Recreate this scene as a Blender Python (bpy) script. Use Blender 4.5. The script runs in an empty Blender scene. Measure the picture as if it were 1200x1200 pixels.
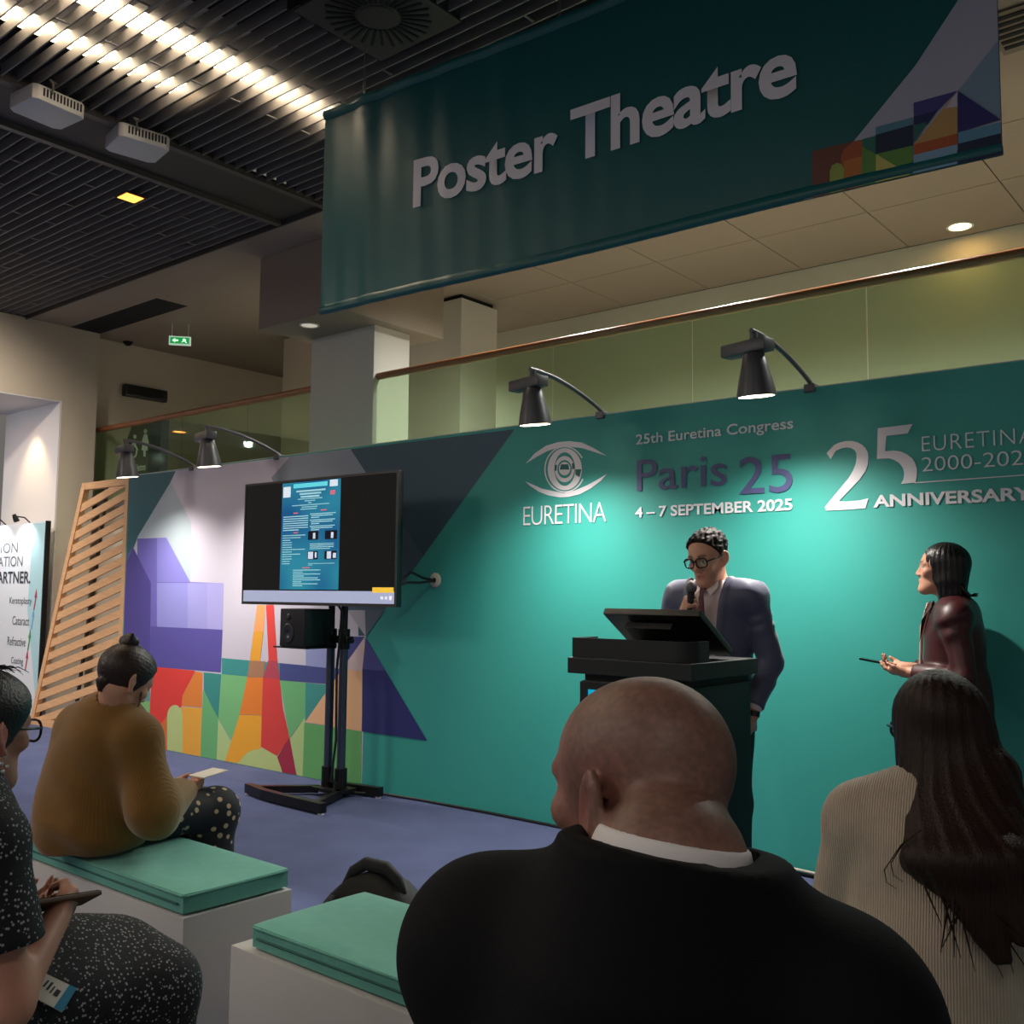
import bpy, bmesh, math, random
import numpy as np
from mathutils import Vector, Matrix

# ------------------------------------------------------------------ camera
F = 1164.583
YAW, PITCH, ROLL = math.radians(39.551), math.radians(4.798), math.radians(0.589)
H = 1.42
D = 5.043          # booth wall plane (y)
CZ = 4.5           # ceiling height
_fwd = np.array([-math.sin(YAW)*math.cos(PITCH), math.cos(YAW)*math.cos(PITCH), math.sin(PITCH)])
_right = np.array([math.cos(YAW), math.sin(YAW), 0.0])
_up = np.cross(_right, _fwd)
_r = math.cos(ROLL)*_right + math.sin(ROLL)*_up
_u = -math.sin(ROLL)*_right + math.cos(ROLL)*_up
_C = np.array([0, 0, H])
def ray(x, y): return _fwd*F + _r*(x-600) - _u*(y-600)
def onz(x, y, z): d = ray(x, y); return _C + d*(z-H)/d[2]
def ony(x, y, Y): d = ray(x, y); return _C + d*Y/d[1]
def onx(x, y, X): d = ray(x, y); return _C + d*X/d[0]
def atd(x, y, dep): return _C + ray(x, y)*dep/F

scene = bpy.context.scene
col = scene.collection
cam_data = bpy.data.cameras.new('camera')
cam_data.sensor_width = 36.0
cam_data.lens = F/1200*36.0
cam_data.clip_start = 0.05
cam = bpy.data.objects.new('camera', cam_data)
col.objects.link(cam)
cam.matrix_world = Matrix(((_r[0], _u[0], -_fwd[0], 0), (_r[1], _u[1], -_fwd[1], 0), (_r[2], _u[2], -_fwd[2], H), (0, 0, 0, 1)))
scene.camera = cam

# ------------------------------------------------------------------ light and exposure
scene.view_settings.view_transform = 'Standard'
scene.view_settings.look = 'None'
scene.view_settings.gamma = 1.0
scene.view_settings.use_curve_mapping = False
scene.view_settings.exposure = 0.0
world = bpy.data.worlds.new('hall_air'); scene.world = world
world.use_nodes = True
world.node_tree.nodes['Background'].inputs[0].default_value = (1.0, 0.93, 0.86, 1)
world.node_tree.nodes['Background'].inputs[1].default_value = 0.145
SPOT_W, TROUGH_E = 150.0, 26.0
def area_lamp(name, loc, sx, sy, w, colr=(1.0, .92, .82), rot=(0, 0, 0)):
    L = bpy.data.lights.new(name, 'AREA'); L.shape = 'RECTANGLE'; L.size = sx; L.size_y = sy
    L.energy = w; L.color = colr
    o = bpy.data.objects.new(name, L); col.objects.link(o); o.location = loc; o.rotation_euler = rot
    return o
# unseen hall lamps behind the camera; the left one added to brighten the pier
for x, y in ((-3.5, -3.5), (1.0, -3.5), (-8.5, -2.6)):
    area_lamp('hall_unseen_lamp', (x, y, 4.3), .4, 5 if y < -3 else 3, 70 if y < -3 else 200)

# ------------------------------------------------------------------ materials
def lin(c):
    c = c/255.0
    return c/12.92 if c <= 0.04045 else ((c+0.055)/1.055)**2.4
def rgb(r, g, b): return (lin(r), lin(g), lin(b), 1)
_mats = {}
def mat(name, c, rough=.6, metal=0.0, var=0.0, vscale=8.0, bump=0.0, bscale=60.0, emit=0.0, spec=.5, stretch=None, coat=0.0, attr=False, sheen=0.0):
    if name in _mats: return _mats[name]
    m = bpy.data.materials.new(name); m.use_nodes = True
    nt = m.node_tree; b = nt.nodes['Principled BSDF']
    base = rgb(*c)
    b.inputs['Base Color'].default_value = base
    b.inputs['Roughness'].default_value = rough
    b.inputs['Metallic'].default_value = metal
    b.inputs['Specular IOR Level'].default_value = spec
    if coat: b.inputs['Coat Weight'].default_value = coat
    if sheen: b.inputs['Sheen Weight'].default_value = sheen
    tc = None
    def coord():
        t = nt.nodes.new('ShaderNodeTexCoord')
        mp = nt.nodes.new('ShaderNodeMapping'); nt.links.new(t.outputs['Object'], mp.inputs['Vector'])
        if stretch: mp.inputs['Scale'].default_value = stretch
        return mp
    src = None
    if attr:
        a = nt.nodes.new('ShaderNodeAttribute'); a.attribute_name = 'col'
        src = a.outputs['Color']
        nt.links.new(src, b.inputs['Base Color'])
    if var or bump: tc = coord()
    if var:
        n = nt.nodes.new('ShaderNodeTexNoise'); n.inputs['Scale'].default_value = vscale; n.inputs['Detail'].default_value = 4
        nt.links.new(tc.outputs['Vector'], n.inputs['Vector'])
        mx = nt.nodes.new('ShaderNodeMix'); mx.data_type = 'RGBA'; mx.blend_type = 'MULTIPLY'
        mx.inputs['Factor'].default_value = 1.0
        rp = nt.nodes.new('ShaderNodeMapRange'); rp.inputs[1].default_value = .25; rp.inputs[2].default_value = .75
        rp.inputs[3].default_value = 1-var; rp.inputs[4].default_value = 1+var
        nt.links.new(n.outputs['Fac'], rp.inputs[0])
        if src is None: mx.inputs['A'].default_value = base
        else: nt.links.new(src, mx.inputs['A'])
        nt.links.new(rp.outputs[0], mx.inputs['B'])
        nt.links.new(mx.outputs['Result'], b.inputs['Base Color'])
    if bump:
        n = nt.nodes.new('ShaderNodeTexNoise'); n.inputs['Scale'].default_value = bscale; n.inputs['Detail'].default_value = 3
        nt.links.new(tc.outputs['Vector'], n.inputs['Vector'])
        bp = nt.nodes.new('ShaderNodeBump'); bp.inputs['Strength'].default_value = bump; bp.inputs['Distance'].default_value = .004
        nt.links.new(n.outputs['Fac'], bp.inputs['Height']); nt.links.new(bp.outputs['Normal'], b.inputs['Normal'])
    if emit:
        b.inputs['Emission Color'].default_value = base; b.inputs['Emission Strength'].default_value = emit
    _mats[name] = m
    return m

# ------------------------------------------------------------------ mesh helpers
def tag(o, label=None, cat=None, group=None, kind=None):
    if label: o['label'] = label
    if cat: o['category'] = cat
    if group: o['group'] = group
    if kind: o['kind'] = kind
    return o
def empty(name, loc=(0, 0, 0), rz=0.0):
    o = bpy.data.objects.new(name, None); col.objects.link(o); o.location = loc; o.rotation_euler = (0, 0, rz)
    o.empty_display_size = .1
    return o
def mesh_obj(name, me, mats=None, parent=None, smooth=False):
    o = bpy.data.objects.new(name, me); col.objects.link(o)
    if mats is not None:
        for m in (mats if isinstance(mats, (list, tuple)) else [mats]): me.materials.append(m)
    if smooth: me.polygons.foreach_set('use_smooth', [True]*len(me.polygons))
    if parent is not None: o.parent = parent
    return o
class MB:
    def __init__(s): s.v = []; s.f = []; s.mi = []
    def add(s, vs, fs, mi=0):
        o = len(s.v); s.v += [tuple(map(float, p)) for p in vs]
        s.f += [tuple(i+o for i in f) for f in fs]; s.mi += [mi]*len(fs); return s
    def box(s, a, b, mi=0, M=None):
        x0, y0, z0 = a; x1, y1, z1 = b
        vs = [(x0,y0,z0),(x1,y0,z0),(x1,y1,z0),(x0,y1,z0),(x0,y0,z1),(x1,y0,z1),(x1,y1,z1),(x0,y1,z1)]
        if M is not None: vs = [tuple(M @ Vector(p)) for p in vs]
        return s.add(vs, [(3,2,1,0),(4,5,6,7),(0,1,5,4),(1,2,6,5),(2,3,7,6),(3,0,4,7)], mi)
    def tube(s, pts, r, n=10, mi=0, cap=True):
        pts = [Vector(p) for p in pts]; rs = r if isinstance(r, (list, tuple)) else [r]*len(pts)
        vs = []; fs = []; prev = None
        for i, p in enumerate(pts):
            t = (pts[min(i+1, len(pts)-1)] - pts[max(i-1, 0)]).normalized()
            if prev is None:
                ref = Vector((0, 0, 1)) if abs(t.z) < .9 else Vector((1, 0, 0))
                a = t.cross(ref).normalized()
            else: a = (prev - t*prev.dot(t)).normalized()
            prev = a; b = t.cross(a)
            for k in range(n):
                th = 2*math.pi*k/n
                vs.append(p + (a*math.cos(th) + b*math.sin(th))*rs[i])
        for i in range(len(pts)-1):
            for k in range(n):
                k2 = (k+1) % n
                fs.append((i*n+k, i*n+k2, (i+1)*n+k2, (i+1)*n+k))
        if cap:
            fs.append(tuple(range(n-1, -1, -1))); fs.append(tuple((len(pts)-1)*n+k for k in range(n)))
        return s.add(vs, fs, mi)
    def lathe(s, prof, n=20, mi=0, M=None):
        vs = []; fs = []
        for (r, z) in prof:
            for k in range(n):
                th = 2*math.pi*k/n; vs.append(Vector((r*math.cos(th), r*math.sin(th), z)))
        for i in range(len(prof)-1):
            for k in range(n):
                k2 = (k+1) % n; fs.append((i*n+k, i*n+k2, (i+1)*n+k2, (i+1)*n+k))
        if prof[0][0] > 1e-4: fs.append(tuple(range(n-1, -1, -1)))
        if prof[-1][0] > 1e-4: fs.append(tuple((len(prof)-1)*n+k for k in range(n)))
        if M is not None: vs = [M @ v for v in vs]
        return s.add(vs, fs, mi)
    def prism(s, poly, h0, h1, axis='y', mi=0):
        """poly in the plane normal to axis, extruded from h0 to h1"""
        def P(a, b, h): return {'y': (a, h, b), 'z': (a, b, h), 'x': (h, a, b)}[axis]
        n = len(poly)
        vs = [P(a, b, h0) for a, b in poly] + [P(a, b, h1) for a, b in poly]
        fs = [tuple(range(n)), tuple(range(2*n-1, n-1, -1))] + [(i, i+n, (i+1) % n + n, (i+1) % n) for i in range(n)]
        return s.add(vs, fs, mi)
    def build(s, name, mats, parent=None, smooth=False, bevel=0.0, seg=2, angle=None):
        me = bpy.data.meshes.new(name); me.from_pydata(s.v, [], s.f); me.update()
        if max(s.mi, default=0) > 0: me.polygons.foreach_set('material_index', s.mi)
        bm = bmesh.new(); bm.from_mesh(me); bmesh.ops.recalc_face_normals(bm, faces=bm.faces)
        if bevel:
            ed = [e for e in bm.edges if len(e.link_faces) == 2 and e.calc_face_angle(0) > .5]
            bmesh.ops.bevel(bm, geom=ed, offset=bevel, segments=seg, affect='EDGES', profile=.6)
        bm.to_mesh(me); bm.free()
        o = mesh_obj(name, me, mats, parent, smooth)
        if smooth and angle is not None: me.set_sharp_from_angle(angle=angle)
        return o
def box(name, a, b, m, parent=None, bevel=0.0):
    return MB().box(a, b).build(name, m, parent, bevel=bevel, smooth=bevel > 0, angle=.7 if bevel > 0 else None)

def text_mesh(txt, bold=0.0, shear=0.0, spacing=1.0):
    cu = bpy.data.curves.new('lettering', 'FONT'); cu.body = txt; cu.offset = bold; cu.shear = shear
    cu.space_character = spacing; cu.resolution_u = 4
    o = bpy.data.objects.new('lettering', cu); col.objects.link(o)
    dg = bpy.context.evaluated_depsgraph_get()
    me = bpy.data.meshes.new_from_object(o.evaluated_get(dg))
    bpy.data.objects.remove(o); bpy.data.curves.remove(cu)
    n = len(me.vertices); a = np.zeros(n*3); me.vertices.foreach_get('co', a); a = a.reshape(-1, 3)
    return me, a
def fit_text(name, txt, m, fn, bold=0.0, parent=None, spacing=1.0):
    """fn maps unit (u, v) (left-bottom to right-top of the inked box) to a point in space"""
    me, a = text_mesh(txt, bold, 0, spacing)
    lo, hi = a.min(0), a.max(0)
    u = (a[:, 0]-lo[0])/(hi[0]-lo[0]); v = (a[:, 1]-lo[1])/(hi[1]-lo[1])
    pts = np.array([fn(p, q) for p, q in zip(u, v)], dtype=float)
    me.vertices.foreach_set('co', pts.ravel()); me.update()
    me.materials.clear()
    o = mesh_obj(name, me, m, parent)
    return o

WHITE = mat('white_print', (226, 226, 232), .5)
# ------------------------------------------------------------------ the setting
carpet = mat('blue_carpet', (84, 92, 126), .95, var=.12, vscale=3.0, bump=.5, bscale=240, spec=.1)
fl = box('floor', (-16, -7, -.1), (5, 5.25, 0), carpet); tag(fl, 'blue carpet floor running up to the printed stage wall', 'floor', kind='structure')
plaster = mat('warm_plaster', (188, 176, 160), .85, var=.04, vscale=1.5)
plaster_w = mat('white_plaster', (214, 210, 208), .8)
dark_void = mat('dark_void', (14, 13, 14), .9)

wl = empty('wall_left'); tag(wl, 'beige plaster pier wall with a tall white opening on the left', 'wall', kind='structure')
PX = -11.29
box('pier_panel', (PX-1.4, 5.45, 0), (PX, 5.87, CZ), plaster, wl)
box('lintel_panel', (PX-1.4, -2, 3.614), (PX, 5.449, CZ), plaster, wl)
box('reveal_lining', (PX-1.39, 5.43, 0), (PX-.004, 5.449, 3.60), plaster_w, wl)
box('soffit_lining', (PX-1.39, 1.5, 3.60), (PX-.004, 5.449, 3.613), plaster_w, wl)
box('recess_panel', (PX-.6, 5.871, 0), (-11.5, 8.75, CZ), plaster, wl)
side = box('wall_far_left', (-15.6, -2, 0), (-15.4, 5.2, CZ), plaster_w); tag(side, 'white far wall seen through the opening on the left', 'wall', kind='structure')
wr = box('wall_rear', (-12.0, 8.75, 0), (5, 8.95, CZ), mat('olive_plaster', (192, 190, 176), .85, var=.04, vscale=1.2)); tag(wr, 'olive beige rear wall of the upper foyer behind the glass', 'wall', kind='structure')
fu = box('floor_upper', (-11.5, 6.03, 2.15), (5, 8.75, 2.4), mat('foyer_floor', (150, 140, 122), .5)); tag(fu, 'floor slab of the upper foyer behind the booth wall', 'floor', kind='structure')
wu = box('wall_under', (-11.5, 6.03, 0), (5, 6.15, 2.15), plaster); tag(wu, 'plain wall below the upper foyer floor', 'wall', kind='structure')

# window frames far inside the opening
wn = empty('window_1', (-13.3, 0, 0)); tag(wn, 'dark framed glazing seen deep inside the white opening', 'window', kind='structure')
for (z0, z1) in ((1.9, 2.75), (2.8, 3.5)):
    box('pane', (0, 3.2, z0), (.03, 5.36, z1), mat('dark_glazing', (70, 82, 84), .15), wn)
box('mullion', (-.02, 3.2, 2.75), (.06, 5.36, 2.80), plaster_w, wn)
box('window_frame', (-.04, 3.2, 1.84), (.06, 5.36, 1.90), dark_void, wn)

# rear ceiling with tile joints, soffit over the pillar
cu = empty('ceiling_upper'); tag(cu, 'beige tiled ceiling over the upper foyer', 'ceiling', kind='structure')
tile_m = mat('ceiling_tile', (146, 132, 120), .85, var=.04, vscale=1.0)
box('plaster_panel', (-12.5, 5.87, CZ), (-9.42, 9, CZ+.06), tile_m, cu)
box('plaster_panel', (-9.42, 5.0, CZ), (-6.64, 9, CZ+.06), tile_m, cu)
box('plaster_panel', (PX, 5.0, CZ), (-9.42, 5.50, CZ+.06), tile_m, cu)
box('slot_recess', (PX, 5.501, CZ), (-9.421, 5.869, CZ+.06), dark_void, cu)
box('joint_backing', (-6.64, 5.0, CZ+.035), (5, 9, CZ+.06), mat('joint_dark', (70, 62, 54), .9), cu)  # darker backing shown through the tile joints
ti = None
xs = [-6.64+.975*k for k in range(12)]
for i in range(11):
    for j, (y0, y1) in enumerate(((5.02, 5.86), (5.86, 6.80), (6.80, 7.74), (7.74, 8.74))):
        if ti is None:
            ti = MB().box((.004, .004, 0), (.971, .936, .03)).build('ceiling_tile', tile_m, cu); t = ti
        else:
            t = ti.copy(); col.objects.link(t); t.parent = cu
        t.location = (xs[i], y0, CZ); t.scale = (1, (y1-y0)/.94, 1)
box('bulkhead', (-7.52, 5.42, 3.83), (-6.40, 6.7, CZ-.002), tile_m, cu)
p = empty('wall_pillar'); tag(p, 'white square pillar standing in the line of the glass railing', 'pillar', kind='structure')
box('pillar_shaft', (-7.407, 5.95, 0), (-6.535, 6.39, 3.829), mat('pillar_paint', (206, 200, 194), .7), p)
p = box('wall_pillar_rear', (-7.478, 7.325, 2.4), (-6.748, 7.888, CZ-.05), mat('pillar_paint', (206, 200, 194), .7)); tag(p, 'beige square pillar behind the glass railing beside the banner', 'pillar', kind='structure')
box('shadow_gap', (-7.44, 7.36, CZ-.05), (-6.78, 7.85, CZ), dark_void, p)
p = box('wall_pillar_far', (-9.575, 7.27, 2.4), (-8.9, 7.8, CZ-.05), plaster); tag(p, 'narrow pillar at the far left end of the foyer', 'pillar', kind='structure')
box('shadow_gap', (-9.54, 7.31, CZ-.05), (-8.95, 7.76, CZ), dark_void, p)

# black open louvre ceiling
ce = empty('ceiling', (0, 0, 0)); tag(ce, 'black open louvre ceiling of thin parallel blades', 'ceiling', kind='structure')
box('plenum', (-12.5, -7, 5.1), (5, 4.99, 5.15), dark_void, ce)
box('edge_trim', (-12.5, 4.985, CZ-.02), (5, 5.0, CZ+.3), mat('trim_dark', (60, 56, 52), .7), ce)
blade_m = mat('louvre_blade', (118, 114, 112), .5, var=.15, vscale=2)
BH, BP = .072, .092
def blade_mesh(x0, x1):
    me = MB().box((x0, 0, 0), (x1, .009, BH)).build('louvre_blade', blade_m, ce)
    return me
protos = None
k = 0
yb = 4.93
fields = [(-12.4, -6.70), (-6.04, 4.6)]
pro = [blade_mesh(*f) for f in fields]
first = [True, True]
DIFF = (-4.132, -3.49, 3.108, 3.784)
half = blade_mesh(-6.04, DIFF[0]-.01), blade_mesh(DIFF[1]+.01, 4.6)
hfirst = [True, True]
def put(src, flags, i, y):
    if flags[i]: o = src[i]; flags[i] = False
    else:
        o = src[i].copy(); col.objects.link(o); o.parent = ce
    o.location = (0, y, CZ)
while yb > -1.0:
    put(pro, first, 0, yb)
    if DIFF[2]-.02 < yb < DIFF[3]+.01:
        put(half, hfirst, 0, yb); put(half, hfirst, 1, yb)
    else: put(pro, first, 1, yb)
    yb -= BP
# spacer clips joining the blades (tiny, one mesh)
random.seed(4)
cl = MB()
for i in range(62):
    y = 4.93 - i*BP
    for x in np.arange(-11.2, -2, 1.5):
        if -6.75 < x < -6.0: continue
        xx = x + (i % 3)*.5
        if DIFF[0]-.1 < xx < DIFF[1]+.1 and DIFF[2]-.1 < y < DIFF[3]+.1: continue
        cl.box((xx, y-BP+.0095, CZ+.004), (xx+.012, y-.0005, CZ+.010))
tag(cl.build('spacer_clips', blade_m, ce), kind='stuff')
# service channel with dark plate
ch = mat('channel_plate', (60, 54, 52), .6)
box('channel_plate', (-6.69, -2, CZ+.02), (-6.05, 4.98, CZ+.04), ch, ce)
for x in (-6.70, -6.10): box('channel_rail', (x+.002, -2, CZ-.02), (x+.056, 4.98, CZ+.019), mat('channel_rail', (84, 78, 76), .5), ce)
# square swirl diffuser
df = empty('air_diffuser', ((DIFF[0]+DIFF[1])/2, (DIFF[2]+DIFF[3])/2, CZ)); tag(df, 'square black swirl air diffuser set in the louvre ceiling', 'air vent')
dm = mat('diffuser_black', (40, 38, 39), .6)
h = (DIFF[1]-DIFF[0])/2-.005
box('face_plate', (-h, -h, .002), (h, h, .012), dm, df)
MB().lathe([(.0, -.004), (.10, -.004), (.11, .002), (.11, .004)], 28).build('hub', dm, df)
for k in range(30):
    a = 2*math.pi*k/30
    o = MB().box((.125, -.008, -.003), (.275 if k % 2 else .285, .008, .002)).build('swirl_slot', dark_void, df); o.rotation_euler = (0, 0, a)

# linear ceiling lights above the blades
lm = mat('tube_white', (255, 236, 205), .4, emit=TROUGH_E)
refl = mat('reflector_white', (225, 220, 210), .5)
for i, (x, y0, y1, lab) in enumerate(((-4.98, -.6, 4.16, 'long bright linear ceiling light behind the louvre blades'), (-5.47, -.6, 3.3, 'dimmer linear ceiling light next to the projector channel'))):
    L = empty('ceiling_light', (x, 0, CZ+.078)); tag(L, lab, 'light', 'linear ceiling lights')
    box('diffuser', (-.055 if i == 0 else -.02, y0, 0), (.055 if i == 0 else .02, y1, .03), lm, L)
    MB().add([(-.10, y0, .002), (-.17, y0, .16), (.17, y0, .16), (.10, y0, .002), (-.10, y1, .002), (-.17, y1, .16), (.17, y1, .16), (.10, y1, .002)], [(0, 1, 5, 4), (1, 2, 6, 5), (2, 3, 7, 6), (0, 1, 2, 3), (4, 5, 6, 7)]).build('reflector', refl, L)

# projectors hanging in the channel
def projector(cx, cy, rz, lab):
    t = empty('projector', (cx, cy, 4.38), rz); tag(t, lab, 'projector', 'ceiling projectors')
    pm = mat('projector_white', (196, 192, 192), .45)
    MB().prism([(-.17, -.12), (-.13, -.15), (.13, -.15), (.17, -.12), (.17, .13), (.14, .15), (-.14, .15), (-.17, .13)], 0, .095, 'z').build('body', pm, t, bevel=.008, smooth=True, angle=.6)
    MB().lathe([(.035, -.172), (.040, -.15), (.040, -.14)], 20, M=Matrix.Translation((.07, 0, .05)) @ Matrix.Rotation(-math.pi/2, 4, 'X') @ Matrix.Translation((0, 0, 0))).build('lens', mat('lens_dark', (12, 12, 18), .1), t)
    for k in range(12):
        box('vent_slot', (-.14+.022*k, .1495, .03), (-.13+.022*k, .1525, .08), dark_void, t)
    MB().tube([(0, 0, .095), (0, 0, CZ+.019-4.38)], .018).build('mount_pole', pm, t)
    box('mount_plate', (-.07, -.05, .095), (.07, .05, .103), pm, t)
    MB().tube([(.05, .14, .06), (.08, .2, .1), (.1, .2, .12), (.04, .16, .135)], .006, 6).build('cable', mat('cable_grey', (120, 112, 100), .6), t)
projector(-6.06, 2.74, math.radians(275), 'white ceiling projector nearer the left edge, with vent grille')
projector(-6.08, 3.36, math.radians(260), 'white ceiling projector nearer the banner with warm light on it')

# warm recessed lamp in the louvres
L = empty('downlight', (-7.121, 3.899, CZ-.012)); tag(L, 'small square warm orange downlight in the black louvres', 'light')
MB().box((-.085, -.085, 0), (.085, .085, .011)).build('frame', mat('trim_dark', (60, 56, 52), .7), L)
MB().box((-.07, -.07, -.004), (.07, .07, -.0005)).build('lens', mat('warm_lens', (255, 150, 60), .4, emit=4), L)
S = bpy.data.lights.new('downlight_beam', 'SPOT'); S.energy = 25; S.color = (1, .7, .4); S.spot_size = math.radians(80); S.shadow_soft_size = .05
so = bpy.data.objects.new('downlight_beam', S); col.objects.link(so); so.parent = L; so.location = (0, 0, -.02)

for x, y, lab in ((-9.4, 2.0, 'unseen downlight added above the left aisle to brighten the pier, nearer the camera'), (-9.4, 3.5, 'unseen downlight added above the left aisle to brighten the pier, nearer the slatted panel')):  # two out-of-frame lamps added, tilted to brighten the left pier
    L = empty('downlight', (x, y, CZ-.012)); tag(L, lab, 'light')
    MB().box((-.085, -.085, 0), (.085, .085, .011)).build('frame', mat('trim_dark', (60, 56, 52), .7), L)
    MB().box((-.07, -.07, -.004), (.07, .07, -.0005)).build('lens', mat('warm_lens', (255, 150, 60), .4, emit=4), L)
    S = bpy.data.lights.new('downlight_beam', 'SPOT'); S.energy = 620; S.color = (1, .88, .74); S.spot_size = math.radians(125); S.spot_blend = .9; S.shadow_soft_size = .07
    so = bpy.data.objects.new('downlight_beam', S); col.objects.link(so); so.parent = L; so.location = (0, 0, -.02); so.rotation_euler = (0, math.radians(38), 0)
def round_downlight(loc, r, lab, c=(255, 236, 190), e=6):
    L = empty('downlight', loc); tag(L, lab, 'light')
    MB().lathe([(r*1.25, 0), (r*1.25, -.006), (r, -.008), (r, -.001)], 24).build('ring', refl, L)
    MB().lathe([(0, -.003), (r*.98, -.003)], 24).build('lens', mat('dl%d_%d' % (c[2], e), c, .4, emit=e), L)
round_downlight((-2.248, 8.5, CZ-.001), .085, 'round lit downlight in the foyer ceiling above the wooden handrail')
round_downlight((-7.015, 5.60, 3.829), .075, 'round unlit downlight with painted lens glow under the bulkhead by the white pillar', (150, 145, 135), 1)  # this lens only gets a painted glow, no beam
round_downlight((PX-.75, 4.55, 3.599), .08, 'warm downlight inside the white opening on the left', (255, 200, 130), 8)
S = bpy.data.lights.new('alcove_beam', 'SPOT'); S.energy = 55; S.color = (1, .72, .42); S.spot_size = math.radians(70); S.spot_blend = .7; S.shadow_soft_size = .04
so = bpy.data.objects.new('alcove_beam', S); col.objects.link(so); so.location = (PX-.55, 5.12, 3.55); so.rotation_euler = (math.radians(12), 0, 0)
S = bpy.data.lights.new('alcove_lamp', 'SPOT'); S.energy = 110; S.color = (.92, .95, 1.0); S.spot_size = math.radians(150); S.spot_blend = .8; S.shadow_soft_size = .05
so = bpy.data.objects.new('alcove_lamp', S); col.objects.link(so); so.location = (PX-.8, 3.4, 3.58); so.rotation_euler = (math.radians(30), 0, 0)

for i, (x, y, w, nm) in enumerate(((-8.2, 7.4, 330, 'beside the white pillar'), (-5.0, 6.5, 310, 'first from the white pillar behind the banner'), (-3.6, 6.5, 310, 'second from the white pillar behind the banner'), (-2.2, 6.5, 310, 'third from the white pillar behind the banner'), (-.6, 6.5, 310, 'at the right end behind the banner'))):
    round_downlight((x, y, CZ-.001), .085, 'round foyer ceiling downlight ' + nm)
    S = bpy.data.lights.new('foyer_beam', 'SPOT'); S.energy = w; S.color = (.96, 1.0, .92); S.spot_size = math.radians(150); S.spot_blend = .8; S.shadow_soft_size = .08
    so = bpy.data.objects.new('foyer_beam', S); col.objects.link(so); so.location = (x, y, CZ-.03)
# slot grille in the foyer ceiling by the banner edge
g = empty('slot_vent', (-1.25, 5.44, CZ-.001)); tag(g, 'dark slotted air vent in the ceiling at the right edge', 'air vent')
box('frame', (-.05, 0, -.012), (.75, .46, -.001), mat('vent_frame', (110, 98, 84), .7), g)
for k in range(6): box('slat', (-.03, .04+.065*k, -.016), (.73, .075+.065*k, -.0125), dark_void, g)

# exit sign, sensor, black bar speaker, toilet sign
t = empty('exit_sign', (-10.12, 6.22, 4.30)); tag(t, 'small green lit exit sign hanging from the ceiling', 'sign')
t.rotation_euler = (0, 0, math.radians(50))
box('lamp_body', (-.12, -.02, -.05), (.12, .02, .05), mat('exit_white', (200, 225, 205), .4, emit=.55), t)
ex = mat('exit_green', (25, 150, 70), .4, emit=.9)
box('sign_face', (-.105, -.023, -.036), (.105, -.0205, .036), ex, t)
ew = mat('exit_pictogram', (225, 255, 235), .4, emit=1.0)
MB().prism([(-.085, 0), (-.05, .025), (-.05, .009), (-.015, .009), (-.015, -.009), (-.05, -.009), (-.05, -.025)], -.026, -.0235).build('arrow', ew, t)
MB().prism([(.015, -.024), (.036, 0), (.03, .014), (.05, .027), (.072, .008), (.064, -.004), (.082, -.024), (.072, -.028), (.05, -.008)], -.026, -.0235).build('running_figure', ew, t)
for x in (-.09, .09): MB().tube([(x, 0, .05), (x, 0, .199)], .004, 6).build('hanger', WHITE, t)
t = MB().lathe([(0, -.05), (.03, -.045), (.05, -.02), (.06, 0)], 16).build('smoke_detector', dark_void, smooth=True); t.location = (-11.38, 6.28, CZ-.001); tag(t, 'small dark smoke detector on the ceiling near the vent slot', 'detector')
t = empty('wall_speaker', (-11.499, 6.58, 3.91)); tag(t, 'black horizontal bar speaker on the upper left wall', 'speaker')
MB().box((0, -.29, -.075), (.09, .29, .075)).build('housing', mat('black_plastic', (20, 20, 22), .4), t, bevel=.015, smooth=True, angle=.6)
MB().box((.0905, -.26, -.05), (.093, .19, .05)).build('grille', mat('grille_black', (14, 14, 15), .8), t)
MB().lathe([(0, 0), (.012, 0)], 12, M=Matrix.Translation((.0935, .25, 0)) @ Matrix.Rotation(math.pi/2, 4, 'Y')).build('badge', mat('cable_grey', (120, 112, 100), .6), t)
t = empty('toilet_sign', (-11.10, 6.17, 2.402)); tag(t, 'black toilets sign with white wheelchair and figure pictograms behind the glass', 'sign')
sm = mat('sign_black', (36, 36, 40), .5)
MB().prism([(.0, 0), (.74, 0), (.74, 1.0), (.10, 1.0), (.0, .85)], 0, .10).build('panel', sm, t)
def ppt(x, y): q = ony(x, y, 6.165); return (q[0]+11.10, q[2]-2.402)
def sign_poly(name, pts, ref=(100, 500), sc=8.571):
    MB().prism([ppt(ref[0]+x/sc, ref[1]+y/sc) for x, y in pts], -.006, -.001).build(name, WHITE, t)
def sign_disc(name, cx, cy, r, ref=(100, 500), sc=8.571):
    sign_poly(name, [(cx+r*math.cos(a*math.pi/6), cy+1.4*r*math.sin(a*math.pi/6)) for a in range(12)])
sign_disc('figure_head', 603, 45, 16); sign_disc('wheelchair_head', 497, 100, 15)
sign_poly('figure_dress', [(590, 75), (618, 75), (635, 160), (622, 185), (625, 235), (605, 240), (603, 300), (585, 300), (583, 240), (565, 235), (572, 185), (560, 175)])
sign_poly('wheelchair_body', [(490, 135), (508, 140), (505, 180), (530, 235), (520, 240), (490, 195), (460, 220), (448, 222), (470, 170)])
ring = []
for a in range(-20, 215, 15): ring.append((478+42*math.cos(math.radians(a)), 255+62*math.sin(math.radians(a))))
for a in range(205, -21, -15): ring.append((478+30*math.cos(math.radians(a)), 255+45*math.sin(math.radians(a))))
sign_poly('wheelchair_wheel', ring)
lb, rt = ppt(154, 551), ppt(170.5, 546)
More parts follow.
